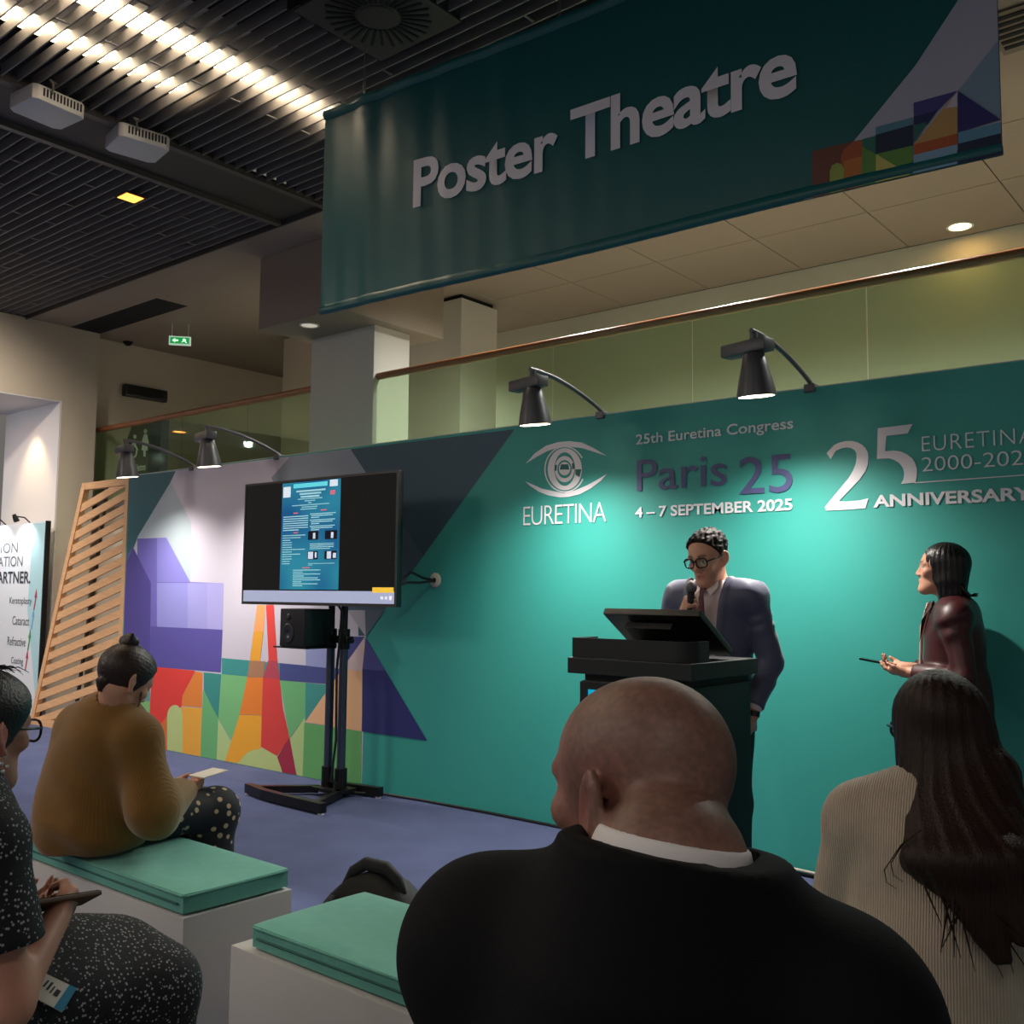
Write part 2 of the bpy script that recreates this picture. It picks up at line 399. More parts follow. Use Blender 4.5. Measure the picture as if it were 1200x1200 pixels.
fit_text('lettering', 'Toilettes', WHITE, lambda u, v: (lb[0]+u*(rt[0]-lb[0]), -.003, lb[1]-.02+v*.085), .01, t)

# glass balustrade with wooden handrail
glass = bpy.data.materials.new('green_glass'); glass.use_nodes = True
nt = glass.node_tree; nt.nodes.clear()
out = nt.nodes.new('ShaderNodeOutputMaterial'); mx = nt.nodes.new('ShaderNodeMixShader'); tr = nt.nodes.new('ShaderNodeBsdfTransparent'); gl = nt.nodes.new('ShaderNodeBsdfGlossy'); fr = nt.nodes.new('ShaderNodeMath'); lw_ = nt.nodes.new('ShaderNodeLayerWeight')
tr.inputs[0].default_value = (.76, .85, .74, 1); gl.inputs['Roughness'].default_value = .03; gl.inputs[0].default_value = (.7, .85, .7, 1); fr.operation = 'POWER'; fr.inputs[1].default_value = 4.0; lw_.inputs[0].default_value = .5; nt.links.new(lw_.outputs['Facing'], fr.inputs[0])
nt.links.new(fr.outputs[0], mx.inputs[0]); nt.links.new(tr.outputs[0], mx.inputs[1]); nt.links.new(gl.outputs[0], mx.inputs[2]); nt.links.new(mx.outputs[0], out.inputs[0])
wood_rail = mat('rail_wood', (150, 92, 56), .35, var=.2, vscale=5, stretch=(1, 8, 8), coat=.3)
def balustrade(x0, x1, seams, lab):
    t = empty('glass_railing', (x0, 6.0, 2.41)); tag(t, lab, 'railing', 'foyer railings')
    e = [x0] + seams + [x1]
    for a, b in zip(e[:-1], e[1:]):
        box('glass_pane', (a-x0+.006, -.006, 0), (b-x0-.006, .006, .925), glass, t)
    MB().tube([(.002, 0, .955), (x1-x0-.002, 0, .955)], .032, 14).build('handrail', wood_rail, t, smooth=True, angle=.8)
    box('base_channel', (.002, -.03, -.008), (x1-x0-.002, .03, .06), mat('channel_rail', (84, 78, 76), .5), t)
balustrade(-11.495, -7.41, [-9.65, -8.46], 'glass railing with wooden handrail left of the white pillar')
balustrade(-6.53, 4.0, [-5.76, -4.56, -3.35, -2.14, -.9, .4], 'long glass railing with wooden handrail right of the white pillar')

# ------------------------------------------------------------------ booth wall with its print
WX0, WX1, WT = -9.0, 2.5, 2.54
wb = empty('wall_back'); tag(wb, 'printed teal congress stage wall with colourful city mural', 'wall', kind='structure')
teal = mat('teal_print', (54, 160, 150), .55, var=.03, vscale=.8)
box('wall_board', (WX0, D, 0), (WX1, D+.06, WT), teal, wb)
box('wall_cap', (WX0, D+.001, WT), (WX1, D+.059, WT+.006), mat('cap_white', (190, 200, 190), .6), wb)
def W(x, y): q = ony(x, y, D); return (q[0], min(max(q[2], .004), WT-.002))
_lay = [0]
mur = MB(); mur_m = []
def shape(c, pts, ref=None, sc=1.0, raw=False, lay=None):
    _lay[0] += 1
    dy = -.0006 - .00006*_lay[0]
    if ref: pts = [(ref[0]+x/sc, ref[1]+y/sc) for x, y in pts]
    w = [W(*q) for q in pts]
    m = mat('print_%d_%d_%d' % c, c, .55)
    if m not in mur_m: mur_m.append(m)
    mur.add([(max(a, WX0+.002), D+dy, b) for a, b in w], [tuple(range(len(w)))], mur_m.index(m))
L0 = (205, 200, 214)
shape(L0, [(150, 556), (412, 526), (429, 745), (424, 918), (140, 875)])
shape((58, 88, 106), [(411, 526.5), (603, 503), (429, 745), (420, 745), (420, 540)])          # slate
shape((72, 98, 116), [(411, 526.5), (496, 651), (450, 715), (407, 715)])
shape((150, 160, 176), [(340, 535), (411, 526.5), (430, 556), (430, 580), (330, 580), (318, 560)])
shape((178, 192, 200), [(206, 552), (200, 565), (224, 612), (223, 682), (195, 630), (162, 630), (146, 670), (150, 640)])
shape((52, 104, 112), [(152, 556), (206, 552), (200, 565), (162, 628), (148, 665)])
# purple block
shape((112, 104, 186), [(161, 631), (195, 630), (223, 682), (262.5, 683.5), (259, 788), (144, 778), (146, 690), (150, 650), (156, 641), (161, 652)])
shape((134, 130, 206), [(184, 630.5), (195, 630), (223, 682), (184, 682)])
shape((146, 146, 214), [(184, 683), (220, 683), (220, 736), (184, 734.5)])
shape((160, 158, 220), [(220, 683), (243, 683.2), (243, 737), (220, 736)])
shape((170, 166, 224), [(243, 683.2), (262.5, 683.5), (261, 738), (243, 737)])
shape((84, 74, 150), [(148, 660), (156, 641), (177, 683), (176, 781), (144, 778)])
shape((92, 84, 164), [(177, 734), (261, 738), (259, 788), (176, 781)])
# band and ground row
shape((62, 150, 146), [(260, 771), (424, 786), (424, 805), (260, 790)])
shape((70, 80, 140), [(328, 777), (424, 786), (424, 805), (328, 797)])
shape((150, 158, 206), [(358.5, 759), (385, 760), (385, 783), (358.5, 780)])
shape((86, 150, 150), [(150, 798), (176, 801), (176, 822), (150, 820)])
shape((130, 190, 120), [(150, 820), (176, 822), (174, 878), (150, 876)])
shape((233, 66, 58), [(178, 781), (229, 786), (214, 815), (213, 828), (181, 860), (174, 868)])
shape((226, 118, 58), [(181, 858), (197, 838), (197, 882), (174, 878), (174, 866)])
shape((236, 138, 58), [(229, 787), (237.6, 788.5), (236.7, 829), (213, 827), (214, 815)])
shape((244, 178, 66), [(213, 828), (237, 830), (235, 888), (213, 884)])
arch = [(196, 881)] + [(205-9*math.cos(a*math.pi/10), 840-14*math.sin(a*math.pi/10)) for a in range(11)] + [(214, 884)]
shape((196, 214, 140), arch)
shape((60, 146, 140), [(239, 788), (259.5, 790), (256, 842), (239, 809)])
shape((112, 186, 122), [(238, 808), (256, 842), (254, 892), (235, 888)])
shape((190, 216, 146), [(256, 843), (270, 868), (265, 893), (254, 892)])
shape((126, 196, 130), [(260, 790), (291, 793), (286, 825), (271, 868), (256, 842)])
shape((190, 216, 146), [(271, 866), (330, 866), (330, 905), (264, 893)])
shape((244, 168, 104), [(301.5, 709), (311, 709), (309, 740), (297.5, 740)])
shape((238, 168, 54), [(297.5, 740), (309, 740), (305, 775), (293, 774)])
shape((176, 128, 96), [(293, 774), (311, 775), (308.5, 794), (290, 794)])
shape((240, 136, 50), [(290, 794), (308.5, 794), (307, 838), (281, 837)])
shape((248, 176, 50), [(281, 837.5), (307, 838.5), (306, 877), (290, 882), (279, 894), (264, 892)])
shape((226, 70, 64), [(312, 709), (321, 709), (325, 770), (328, 795), (331.6, 829), (339.5, 864), (325, 886), (306, 875), (307, 838), (308.5, 794), (315, 773)])
shape((186, 74, 92), [(314.5, 774), (325.5, 775), (328, 796), (308.5, 794)])
shape((170, 44, 72), [(325, 887), (339.5, 864), (347.5, 908), (331.6, 906)])
arc = [(279, 896)] + [(305-26*math.cos(a*math.pi/12), 904-29*math.sin(a*math.pi/12) + 6*a/12) for a in range(13)] + [(331, 907)]
shape((196, 214, 140), arc)
shape((116, 190, 126), [(328, 797), (358.5, 800), (358, 840), (339.5, 865)])
shape((186, 212, 140), [(340, 866), (358, 840), (356, 912), (348, 909)])
shape((66, 152, 146), [(358.5, 800), (390, 803), (358, 846)])
shape((236, 186, 140), [(428, 746), (358, 846), (424, 857)])
shape((214, 192, 190), [(428, 746), (402, 783), (424, 787)])
shape((104, 176, 104), [(357, 847), (424, 857), (423, 923), (355, 911)])
shape((66, 66, 136), [(405, 746), (428, 746), (404, 780)])
shape((176, 176, 186), [(407, 715), (451, 715), (429, 746)])
shape((92, 108, 124), [(428, 715), (451, 715), (429, 746)])
shape((74, 74, 140), [(429, 747), (452, 786), (425, 784)])
shape((40, 44, 112), [(452, 786), (501, 868), (424.5, 857), (425, 784)])
# congress lettering shapes
def sw(c, pts, ref, sc): shape(c, pts, ref, sc)
LW = (232, 232, 238)
e = ((600, 500), 9.2333)
sw(LW, [(150, 402), (250, 290), (370, 208), (500, 168), (620, 157), (760, 173), (880, 228), (1030, 318), (900, 276), (760, 232), (620, 217), (500, 227), (380, 268), (270, 328)], *e)
sw(LW, [(145, 592), (230, 627), (330, 672), (450, 697), (560, 720), (680, 692), (800, 642), (900, 590), (1030, 512), (960, 590), (860, 665), (740, 730), (620, 760), (520, 765), (400, 745), (290, 702), (200, 642)], *e)
def ringshape(c, cx, cy, ro, ri, a0=0, a1=360, n=40):
    o = [(cx+ro[0]*math.cos(math.radians(a0+(a1-a0)*i/n)), cy+ro[1]*math.sin(math.radians(a0+(a1-a0)*i/n))) for i in range(n+1)]
    if ri is None: sw(c, o[:-1] if a1-a0 == 360 else o, *e); return
    q = [(cx+ri[0]*math.cos(math.radians(a0+(a1-a0)*i/n)), cy+ri[1]*math.sin(math.radians(a0+(a1-a0)*i/n))) for i in range(n, -1, -1)]
    h = n//2
    sw(c, o[:h+1]+q[h+1-(0 if False else 1):] if False else o[:h+1]+q[n-h:], *e); sw(c, o[h:]+q[:n-h+1], *e)
ringshape(LW, 575, 462, (222, 252), (208, 238), 25, 330)
ringshape(LW, 575, 460, (185, 228), (112, 182))
ringshape(LW, 573, 460, (106, 142), (78, 98))
ringshape(LW, 573, 455, (62, 72), None)
TB = (30, 110, 106)
sw(TB, [(535, 408), (612, 408), (625, 465), (520, 465)], *e)
sw(TB, [(690, 462), (755, 462), (735, 548), (690, 520)], *e)
sw(TB, [(466, 415), (492, 412), (486, 476), (462, 478)], *e); sw(TB, [(652, 396), (676, 394), (682, 455), (655, 462)], *e)
g5 = ((960, 470), 5.0)
sw(LW, [(45, 305), (90, 257), (125, 242), (160, 235), (195, 235), (225, 242), (252, 256), (272, 275), (285, 298), (290, 325), (286, 375), (272, 412), (240, 458), (190, 510), (115, 588), (160, 589), (240, 582), (290, 570), (272, 628), (200, 634), (100, 640), (42, 642), (35, 622), (60, 590), (130, 505), (175, 450), (200, 408), (215, 370), (221, 330), (219, 305), (208, 287), (190, 276), (165, 272), (135, 276), (100, 292), (68, 340)], *g5)
sw(LW, [(345, 160), (550, 135), (520, 190), (395, 205), (388, 295), (440, 290), (480, 296), (515, 312), (545, 335), (562, 360), (574, 395), (574, 440), (565, 478), (480, 487), (495, 460), (500, 425), (492, 392), (472, 365), (440, 345), (410, 336), (340, 340)], *g5)
sw(LW, [(560, 476), (1215, 430), (1215, 436), (560, 483)], *g5)
tp = mur.build('mural_print', mur_m, wb)
def wall_text(txt, lb, rt, m, bold=0.0, spacing=1.0, y=-.0068):
    a = ony(*lb, D); b = ony(*rt, D)
    fit_text('lettering', txt, m, lambda u, v: (a[0]+u*(b[0]-a[0]), D+y, a[2]+v*(b[2]-a[2])), bold, wb, spacing)
lw = mat('lettering_white', (232, 232, 238), .5); lp = mat('lettering_violet', (78, 82, 128), .5); lg = mat('lettering_pale', (222, 230, 234), .5)
wall_text('EURETINA', (614, 616), (711, 588), lw, -.012, .9)
wall_text('25th Euretina Congress', (746, 525), (930, 489), lg, .012)
wall_text('Paris', (747, 576), (852, 530), lp, .004)
wall_text('25', (867, 580), (929, 531), lp, .004)
wall_text('4 – 7 SEPTEMBER 2025', (745, 607), (929, 584), lw, .022)
wall_text('EURETINA', (1081, 529.5), (1212, 500), lg, -.012, 1.1)
wall_text('2000-2025', (1081, 553), (1215, 526), lg, -.008)
wall_text('ANNIVERSARY', (1024, 595), (1210, 570), lw, .03)

# cable grommet on the wall and cable to the screen
t = empty('wall_grommet', (-4.853, D-.001, 1.52)); tag(t, 'round white cable grommet on the teal wall beside the screen', 'grommet')
MB().lathe([(.0, .012), (.045, .012), (.055, .0)], 20, M=Matrix.Rotation(math.pi/2, 4, 'X')).build('cover', mat('grommet_white', (190, 186, 170), .5), t, smooth=True)
MB().lathe([(.0, .014), (.018, .014), (.018, .0)], 14, M=Matrix.Rotation(math.pi/2, 4, 'X')).build('cable_hole', dark_void, t)
black = mat('black_plastic', (20, 20, 22), .4)
cab = mat('cable_black', (16, 16, 18), .5)
o = MB().tube([(-4.85, 5.02, 1.52), (-4.84, 4.9, 1.535), (-4.8, 4.75, 1.57), (-4.78, 4.66, 1.53), (-4.80, 4.59, 1.48)], .009, 8).tube([(-4.85, 5.02, 1.515), (-4.82, 4.85, 1.50), (-4.79, 4.7, 1.50), (-4.80, 4.59, 1.46)], .009, 8).build('power_cable', cab); tag(o, 'black cables running from wall grommet to back of screen', 'cable')

# arm spotlights on the wall top
def arm_lamp(xb, xh, lab, w=SPOT_W, tilt=4, aim=0):
    t = empty('arm_spotlight', (xb, D+.03, WT+.006)); tag(t, lab, 'spotlight', 'wall top arm spotlights')
    am = mat('lamp_grey', (92, 90, 94), .4, metal=.3)
    dx = xh-xb
    pts = []
    for i in range(13):
        u = i/12
        pts.append((dx*u, -.66*u, .012+.165*math.sin(u*math.pi*.5)**.9))
    MB().tube(pts, .013, 10).build('arm', am, t, smooth=True, angle=.8)
    MB().box((-.03, -.045, -.03), (.03, .038, .016)).build('clamp', am, t, bevel=.006)
    MB().tube([(dx, -.635, .175), (dx, -.635, .125)], .02, 12).build('swivel', am, t, smooth=True, angle=.8)
    M = Matrix.Translation((dx, -.635, .095)) @ Matrix.Scale(1.25, 4) @ Matrix.Rotation(math.radians(-12), 4, 'Z')
    MB().box((-.14, -.035, -.022), (.075, .035, .03), M=M).build('driver_box', am, t, bevel=.012, smooth=True, angle=.6)
    Mh = Matrix.Translation((dx, -.635, .075)) @ Matrix.Rotation(math.radians(7), 4, 'X') @ Matrix.Scale(1.3, 4)
    hd = MB().lathe([(.030, .0), (.040, -.01), (.052, -.06), (.064, -.11), (.072, -.150), (.074, -.168), (.066, -.168), (.060, -.14)], 26, M=Mh).build('lamp_head', am, t, smooth=True, angle=.7)
    MB().lathe([(0, -.1685), (.067, -.1685)], 26, M=Mh).build('lens', mat('spot_lens', (255, 238, 214), .4, emit=7), t)
    S = bpy.data.lights.new('spot_beam', 'SPOT'); S.energy = w; S.color = (1.0, .93, .86); S.spot_size = math.radians(138); S.spot_blend = 1.0; S.shadow_soft_size = .045
    so = bpy.data.objects.new('spot_beam', S); col.objects.link(so); so.parent = t
    so.location = (dx, -.61, -.160); so.rotation_euler = (math.radians(tilt), math.radians(aim), 0)
arm_lamp(-7.93, -8.0, 'arm spotlight at the far left, above the slatted timber panel', SPOT_W*.85)
arm_lamp(-6.69, -6.78, 'arm spotlight above the left end of the screen', SPOT_W*.85)
arm_lamp(-3.46, -3.52, 'arm spotlight above the eye logo')
arm_lamp(-2.11, -2.14, 'arm spotlight above the congress lettering, nearest the right')
# ------------------------------------------------------------------ slatted timber end panel
pine = mat('pine', (222, 174, 128), .6, var=.14, vscale=6, stretch=(1, 6, 12))
sp = empty('slatted_panel', (-9.0, D+.03, 0)); tag(sp, 'slanted light timber panel of diagonal slats beside the mural', 'panel')
TL, TR, BR_, BL_ = (-.93, 2.53), (-.012, 2.53), (-.012, .0), (-1.84, .0)
def xl(z): return BL_[0] + (TL[0]-BL_[0])*z/2.53
MB().prism([TR, BR_, (-.075, 0), (-.075, 2.53)], -.03, .03).build('upright', pine, sp)
MB().prism([TL, BL_, (BL_[0]+.075, 0), (TL[0]+.075, 2.53)], -.03, .03).build('raking_post', pine, sp)
MB().prism([(xl(0)+.076, 0), (-.076, 0), (-.076, .075), (xl(.075)+.078, .075)], -.028, .028).build('bottom_rail', pine, sp)
MB().prism([(xl(2.46)+.078, 2.46), (-.076, 2.46), (-.076, 2.53), (xl(2.53)+.076, 2.53)], -.028, .028).build('top_rail', pine, sp)
sl = .25       # slope of the slats
zc = -.55
while zc < 2.45:
    # slat passes x=-.076 at height zc+... ; left end on the raking post
    def hit(z0):
        # intersection of line z = z0 + sl*(x+1.84) with the raking post inner edge
        k = (TL[0]-BL_[0])/2.53
        # x = BL + k z + .076 ; z = z0 + sl*(x+1.84)
        x = (BL_[0]+.078 + k*(z0+sl*1.84))/(1-k*sl); return x, z0+sl*(x+1.84)
    xa, za = hit(zc); xb_ = -.077; zb_ = zc+sl*(xb_+1.84)
    w = .078
    poly = [(xa, za), (xb_, zb_), (xb_, zb_+w), (hit(zc+w)[0], hit(zc+w)[1])]
    if za < .08:
        x2 = (.077-zc)/sl-1.84
        if x2 < xb_-.05:
            x3 = max((.077-zc-w)/sl-1.84, hit(zc+w)[0]); z3 = max(.077, zc+w+sl*(x3+1.84))
            poly = [(x2, .077), (xb_, zb_), (xb_, zb_+w), (x3, z3)] + ([(x3+.001, .077)] if z3 > .08 and x3 < x2-.002 else [])
        else: poly = None
    if poly and max(q[1] for q in poly) > 2.455:
        top = 2.458
        x4 = (top-zc-w)/sl-1.84; x5 = (top-zc)/sl-1.84
        if x4 < poly[0][0]: poly = None
        else: poly = [(xa, za), (min(x5, xb_), min(top, zb_)), (min(x4, xb_), min(top, zb_+w)), (hit(zc+w)[0], hit(zc+w)[1])] if za < top-.09 else None
    if poly: MB().prism(poly, -.022, -.002).build('slat', pine, sp)
    zc += .128
MB().prism([(-.97, .078), (-.93, .078), (-.47, 2.458), (-.51, 2.458)], .002, .024).build('rear_brace', mat('brace_dark', (60, 52, 46), .7), sp)

# ------------------------------------------------------------------ neighbouring exhibition panel
ap = empty('exhibition_panel', (-11.225, 5.30, 0)); tag(ap, 'bright white exhibitor panel with grey lettering at the left edge', 'exhibition panel')
pw = mat('panel_white', (226, 230, 236), .5)
box('board', (-2.2, 0, .02), (0, .045, 2.2), pw, ap)
box('edge_profile', (.0, -.004, .0), (.022, .05, 2.21), black, ap)
box('foot', (-2.2, -.1, 0), (0, .1, .02), black, ap)
MB().add([(-.30, -.001, 2.19), (-.004, -.001, 2.19), (-.004, -.001, .1), (-.34, -.001, 1.2)], [(0, 1, 2, 3)]).build('tint_print', mat('tint_aqua', (176, 214, 222), .5), ap)
gt = mat('text_grey', (96, 100, 110), .6); gd = mat('text_dark', (52, 56, 66), .6)
def ap_text(txt, x1, z0, z1, m, wd, bold=0):
    fit_text('lettering', txt, m, lambda u, v: (x1-wd+u*wd, -.003, z0+v*(z1-z0)), bold, ap)
ap_text('PRECISION', -.66, 1.86, 1.98, gt, 1.22); ap_text('INNOVATION', -.52, 1.70, 1.82, gt, 1.30); ap_text('THE PARTNER.', -.30, 1.50, 1.64, gd, 1.42, .02)
for txt, z, x1, wd, c in (('Keratoplasty', 1.24, -.24, .56, (170, 70, 90)), ('Cataract', 1.02, -.28, .42, (120, 170, 210)), ('Refractive', .78, -.34, .46, (60, 150, 90)), ('Coating', .55, -.38, .30, (190, 70, 90))):
    ap_text(txt, x1, z, z+.10, gd, wd)
    MB().prism([(x1+.05, z-.04), (x1+.085, z+.10), (x1+.06, z+.10), (x1+.10, z+.20), (x1+.125, z+.10), (x1+.11, z+.10), (x1+.075, z-.04)], -.004, -.002).build('arrow_mark', mat('arrow%d' % c[0], c, .5), ap)
for k, x in enumerate((-.42, -1.05)):
    MB().tube([(x, .02, 2.2), (x, -.05, 2.26), (x-.03, -.16, 2.27)], .008, 8).build('lamp_arm', black, ap)
    MB().lathe([(.02, 0), (.03, -.05), (.034, -.09), (.03, -.09)], 14, M=Matrix.Translation((x-.03, -.16, 2.29)) @ Matrix.Rotation(math.radians(25), 4, 'X')).build('lamp_head', black, ap)
    S = bpy.data.lights.new('panel_beam', 'SPOT'); S.energy = 13; S.color = (.95, .98, 1.0); S.spot_size = math.radians(120); S.spot_blend = .6; S.shadow_soft_size = .03
    so = bpy.data.objects.new('panel_beam', S); col.objects.link(so); so.parent = ap; so.location = (x-.03, -.18, 2.19); so.rotation_euler = (math.radians(38), 0, 0)

# ------------------------------------------------------------------ screen on its stand
TVX, TVY, TVR = -5.505, 4.5, math.radians(1.5)
tv = empty('television', (TVX, TVY, 1.785), TVR); tag(tv, 'large flat screen on a stand showing a blue poster slide', 'television')
TW, TH = .805, .45
MB().box((-TW, 0, -TH), (TW, .05, TH)).build('casing', mat('tv_black', (16, 16, 18), .35), tv, bevel=.008, smooth=True, angle=.6)
for nm, a, b in (('bezel', (-TW, -.006, TH-.016), (TW, -.0005, TH)), ('bezel', (-TW, -.006, -TH), (TW, -.0005, -TH+.02)), ('bezel', (-TW, -.006, -TH+.0205), (-TW+.014, -.0005, TH-.0165)), ('bezel', (TW-.014, -.006, -TH+.0205), (TW, -.0005, TH-.0165))):
    box(nm, a, b, mat('bezel_grey', (96, 92, 92), .3, metal=.6), tv)
box('screen', (-TW+.0145, -.003, -TH+.0205), (TW-.0145, -.0005, TH-.0165), mat('screen_glass', (8, 8, 12), .12, coat=.5), tv)
SX0, SX1, SZ0, SZ1 = -TW+.015, TW-.015, -TH+.021, TH-.017
def scr(name, polys, c, e, lay):
    mb = MB()
    for (u0, v0, u1, v1) in polys:
        x0, x1 = SX0+u0*(SX1-SX0), SX0+u1*(SX1-SX0); z0, z1 = SZ0+v0*(SZ1-SZ0), SZ0+v1*(SZ1-SZ0)
        y = -.0032-.0003*lay
        mb.add([(x0, y, z0), (x1, y, z0), (x1, y, z1), (x0, y, z1)], [(0, 1, 2, 3)])
    return mb.build(name, mat('scr_%d_%d_%d' % c, c, .3, emit=e), tv)
scr('task_bar', [(0, 0, 1, .095)], (176, 184, 214), .62, 1)
scr('notice', [(.87, .085, .995, .125)], (238, 190, 60), .8, 2)
scr('tray_icons', [(.92, .035, .935, .055), (.945, .035, .958, .055), (.97, .03, .985, .06)], (240, 240, 250), .8, 3)
# poster slide (u .27-.66)
pm = bpy.data.materials.new('slide_blue'); pm.use_nodes = True
b = pm.node_tree.nodes['Principled BSDF']; nt = pm.node_tree
tcn = nt.nodes.new('ShaderNodeTexCoord'); no = nt.nodes.new('ShaderNodeTexNoise'); no.inputs['Scale'].default_value = 3.0; no.inputs['Detail'].default_value = 0
cr = nt.nodes.new('ShaderNodeValToRGB'); cr.color_ramp.elements[0].color = rgb(14, 92, 150); cr.color_ramp.elements[0].position = .3; cr.color_ramp.elements[1].color = rgb(44, 150, 176); cr.color_ramp.elements[1].position = .7
nt.links.new(tcn.outputs['Object'], no.inputs['Vector']); nt.links.new(no.outputs['Fac'], cr.inputs[0]); nt.links.new(cr.outputs[0], b.inputs['Emission Color']); b.inputs['Emission Strength'].default_value = .75; b.inputs['Base Color'].default_value = (.01, .02, .03, 1); b.inputs['Roughness'].default_value = .2
def slide_xy(u, v): return .265+u*.395, .105+v*.89     # slide box in screen units
x0, v0 = slide_xy(0, 0); x1, v1 = slide_xy(1, 1)
mb = MB(); q = [(SX0+a*(SX1-SX0), -.0036, SZ0+c*(SZ1-SZ0)) for a, c in ((x0, v0), (x1, v0), (x1, v1), (x0, v1))]
mb.add(q, [(0, 1, 2, 3)]).build('slide', pm, tv)
random.seed(7)
lines = []; heads = []
def sl_rect(u0, w0, u1, w1):
    a, c = slide_xy(u0, w0); d, f = slide_xy(u1, w1); return (a, c, d, f)
for i, (u0, u1) in enumerate(((.25, .75), (.31, .68), (.33, .65))): lines.append(sl_rect(u0, .905-.027*i, u1, .921-.027*i))
for i, (u0, u1) in enumerate(((.28, .70), (.40, .58), (.46, .52), (.18, .82), (.35, .62), (.33, .61))): lines.append(sl_rect(u0, .835-.019*i, u1, .842-.019*i))
for i in range(7): lines.append(sl_rect(.03, .675-.021*i, .47-.16*(i == 6), .684-.021*i))
for i in range(9): lines.append(sl_rect(.52 if i % 3 else .50, .69-.017*i - .006*(i//3), (.92, .88, .66)[i % 3] if i else .93, .698-.017*i - .006*(i//3)))
for i in range(13): lines.append(sl_rect(.03, .50-.022*i, .05+random.choice((.15, .3, .38, .12)), .507-.022*i))
for i in range(4): lines.append(sl_rect(.51, .415-.015*i, .91-.06*(i == 3), .421-.015*i))
lines.append(sl_rect(.49, .235, .93, .240)); lines.append(sl_rect(.49, .222, .56, .227))
for i in range(9): lines.append(sl_rect(.23, .175-.018*i, (.70, .40, .70, .42, .66, .70, .38, .66, .40)[i], .182-.018*i))
scr('slide_text', lines, (170, 222, 232), .62, 3)
scr('slide_headings', [sl_rect(.21, .705, .29, .716), sl_rect(.68, .72, .78, .731), sl_rect(.22, .523, .30, .533), sl_rect(.39, .195, .52, .204), sl_rect(.83, .86, .91, .90)], (220, 110, 130), .7, 3)
scr('slide_banner', [sl_rect(.20, .945, .78, .985)], (90, 200, 214), .9, 3)
scr('slide_badges', [sl_rect(.02, .865, .15, .965), sl_rect(.82, .935, .95, .995)], (214, 226, 236), .8, 3)
scr('slide_images', [sl_rect(.475, .455, .65, .535), sl_rect(.76, .455, .96, .535), sl_rect(.475, .275, .65, .35), sl_rect(.76, .275, .96, .35)], (8, 12, 30), .6, 3)
scr('image_lights', [sl_rect(.56, .465, .60, .518), sl_rect(.86, .465, .90, .518), sl_rect(.485, .28, .57, .345), sl_rect(.80, .28, .87, .345), sl_rect(.60, .29, .63, .34), sl_rect(.90, .285, .95, .33)], (204, 214, 232), .8, 4)

st = empty('screen_stand', (-5.50, 4.72, 0)); tag(st, 'black floor stand with two poles and splayed base under the screen', 'stand')
sk = mat('stand_black', (24, 23, 24), .4, metal=.3); pole_m = mat('pole_steel', (92, 98, 112), .3, metal=.85)
for x in (-.07, .07):
    MB().tube([(x, 0, .09), (x, 0, 1.06)], .030, 18).build('pole', pole_m, st, smooth=True, angle=.8)
    MB().tube([(x, 0, 1.06), (x, 0, 2.05)], .024, 16).build('upper_pole', sk, st, smooth=True, angle=.8)
    MB().tube([(x, 0, 1.03), (x, 0, 1.17)], .042, 16).build('collar', sk, st, smooth=True, angle=.8)
    MB().tube([(x, 0, .06), (x, 0, .20)], .044, 16).build('foot_socket', sk, st, smooth=True, angle=.8)
box('clamp_bar', (-.14, -.03, 1.07), (.14, .03, 1.12), sk, st, bevel=.006)
MB().tube([(.13, 0, 1.09), (.18, -.02, 1.09)], .016, 10).build('clamp_knob', sk, st)
box('mount_plate', (-.30, -.155, 1.55), (.30, -.03, 2.0), sk, st)
box('base_plate', (-.14, -.09, .035), (.14, .09, .062), sk, st, bevel=.004)
# splayed base: front curved bar, two struts, rear bar
def bar(name, pts, w, z0, z1):
    mb = MB()
    for (a, b_) in zip(pts[:-1], pts[1:]):
        d = Vector((b_[0]-a[0], b_[1]-a[1])).normalized(); n = Vector((-d.y, d.x))*w/2; ex = d*.002
        poly = [(a[0]+n.x-ex.x, a[1]+n.y-ex.y), (a[0]-n.x-ex.x, a[1]-n.y-ex.y), (b_[0]-n.x+ex.x, b_[1]-n.y+ex.y), (b_[0]+n.x+ex.x, b_[1]+n.y+ex.y)]
        mb.prism(poly, z0, z1, 'z')
    return mb.build(name, sk, st)
bar('front_bar', [(-.50, -.36), (-.25, -.415), (0, -.435), (.22, -.44), (.42, -.445)], .05, .012, .075)
bar('strut', [(-.46, -.355), (-.13, -.03)], .05, .014, .062); bar('strut', [(.30, -.425), (.10, -.03)], .05, .014, .062)
bar('rear_bar', [(-.30, .17), (0, .12), (.30, .17)], .05, .012, .075); bar('strut', [(0, .11), (0, .06)], .08, .014, .055)
for x, y in ((-.48, -.37), (.40, -.445), (.28, .165), (-.28, .165)): MB().tube([(x, y, 0), (x, y, .012)], .022, 12).build('glide', mat('glide_white', (190, 185, 190), .5), st)
box('speaker_shelf', (-.34, -.30, 1.035), (.02, -.031, 1.045), sk, st)
s2 = empty('loudspeaker', (-5.66, 4.56, 1.046), math.radians(-2)); tag(s2, 'small black loudspeaker on the shelf below the screen', 'speaker')
MB().box((-.14, -.12, 0), (.14, .12, .265)).build('cabinet', mat('speaker_black', (22, 22, 26), .5), s2, bevel=.008, smooth=True, angle=.6)
Rf = Matrix.Rotation(math.pi/2, 4, 'X')
MB().lathe([(0, -.006), (.03, .0), (.06, .006), (.068, .004), (.072, 0)], 26, M=Matrix.Translation((-.04, -.1205, .09)) @ Rf).build('woofer', mat('cone_black', (38, 38, 44), .45), s2, smooth=True)
MB().lathe([(0, .008), (.015, .005), (.026, 0)], 20, M=Matrix.Translation((-.04, -.1205, .205)) @ Rf).build('tweeter', mat('cone_black', (38, 38, 44), .45), s2, smooth=True)
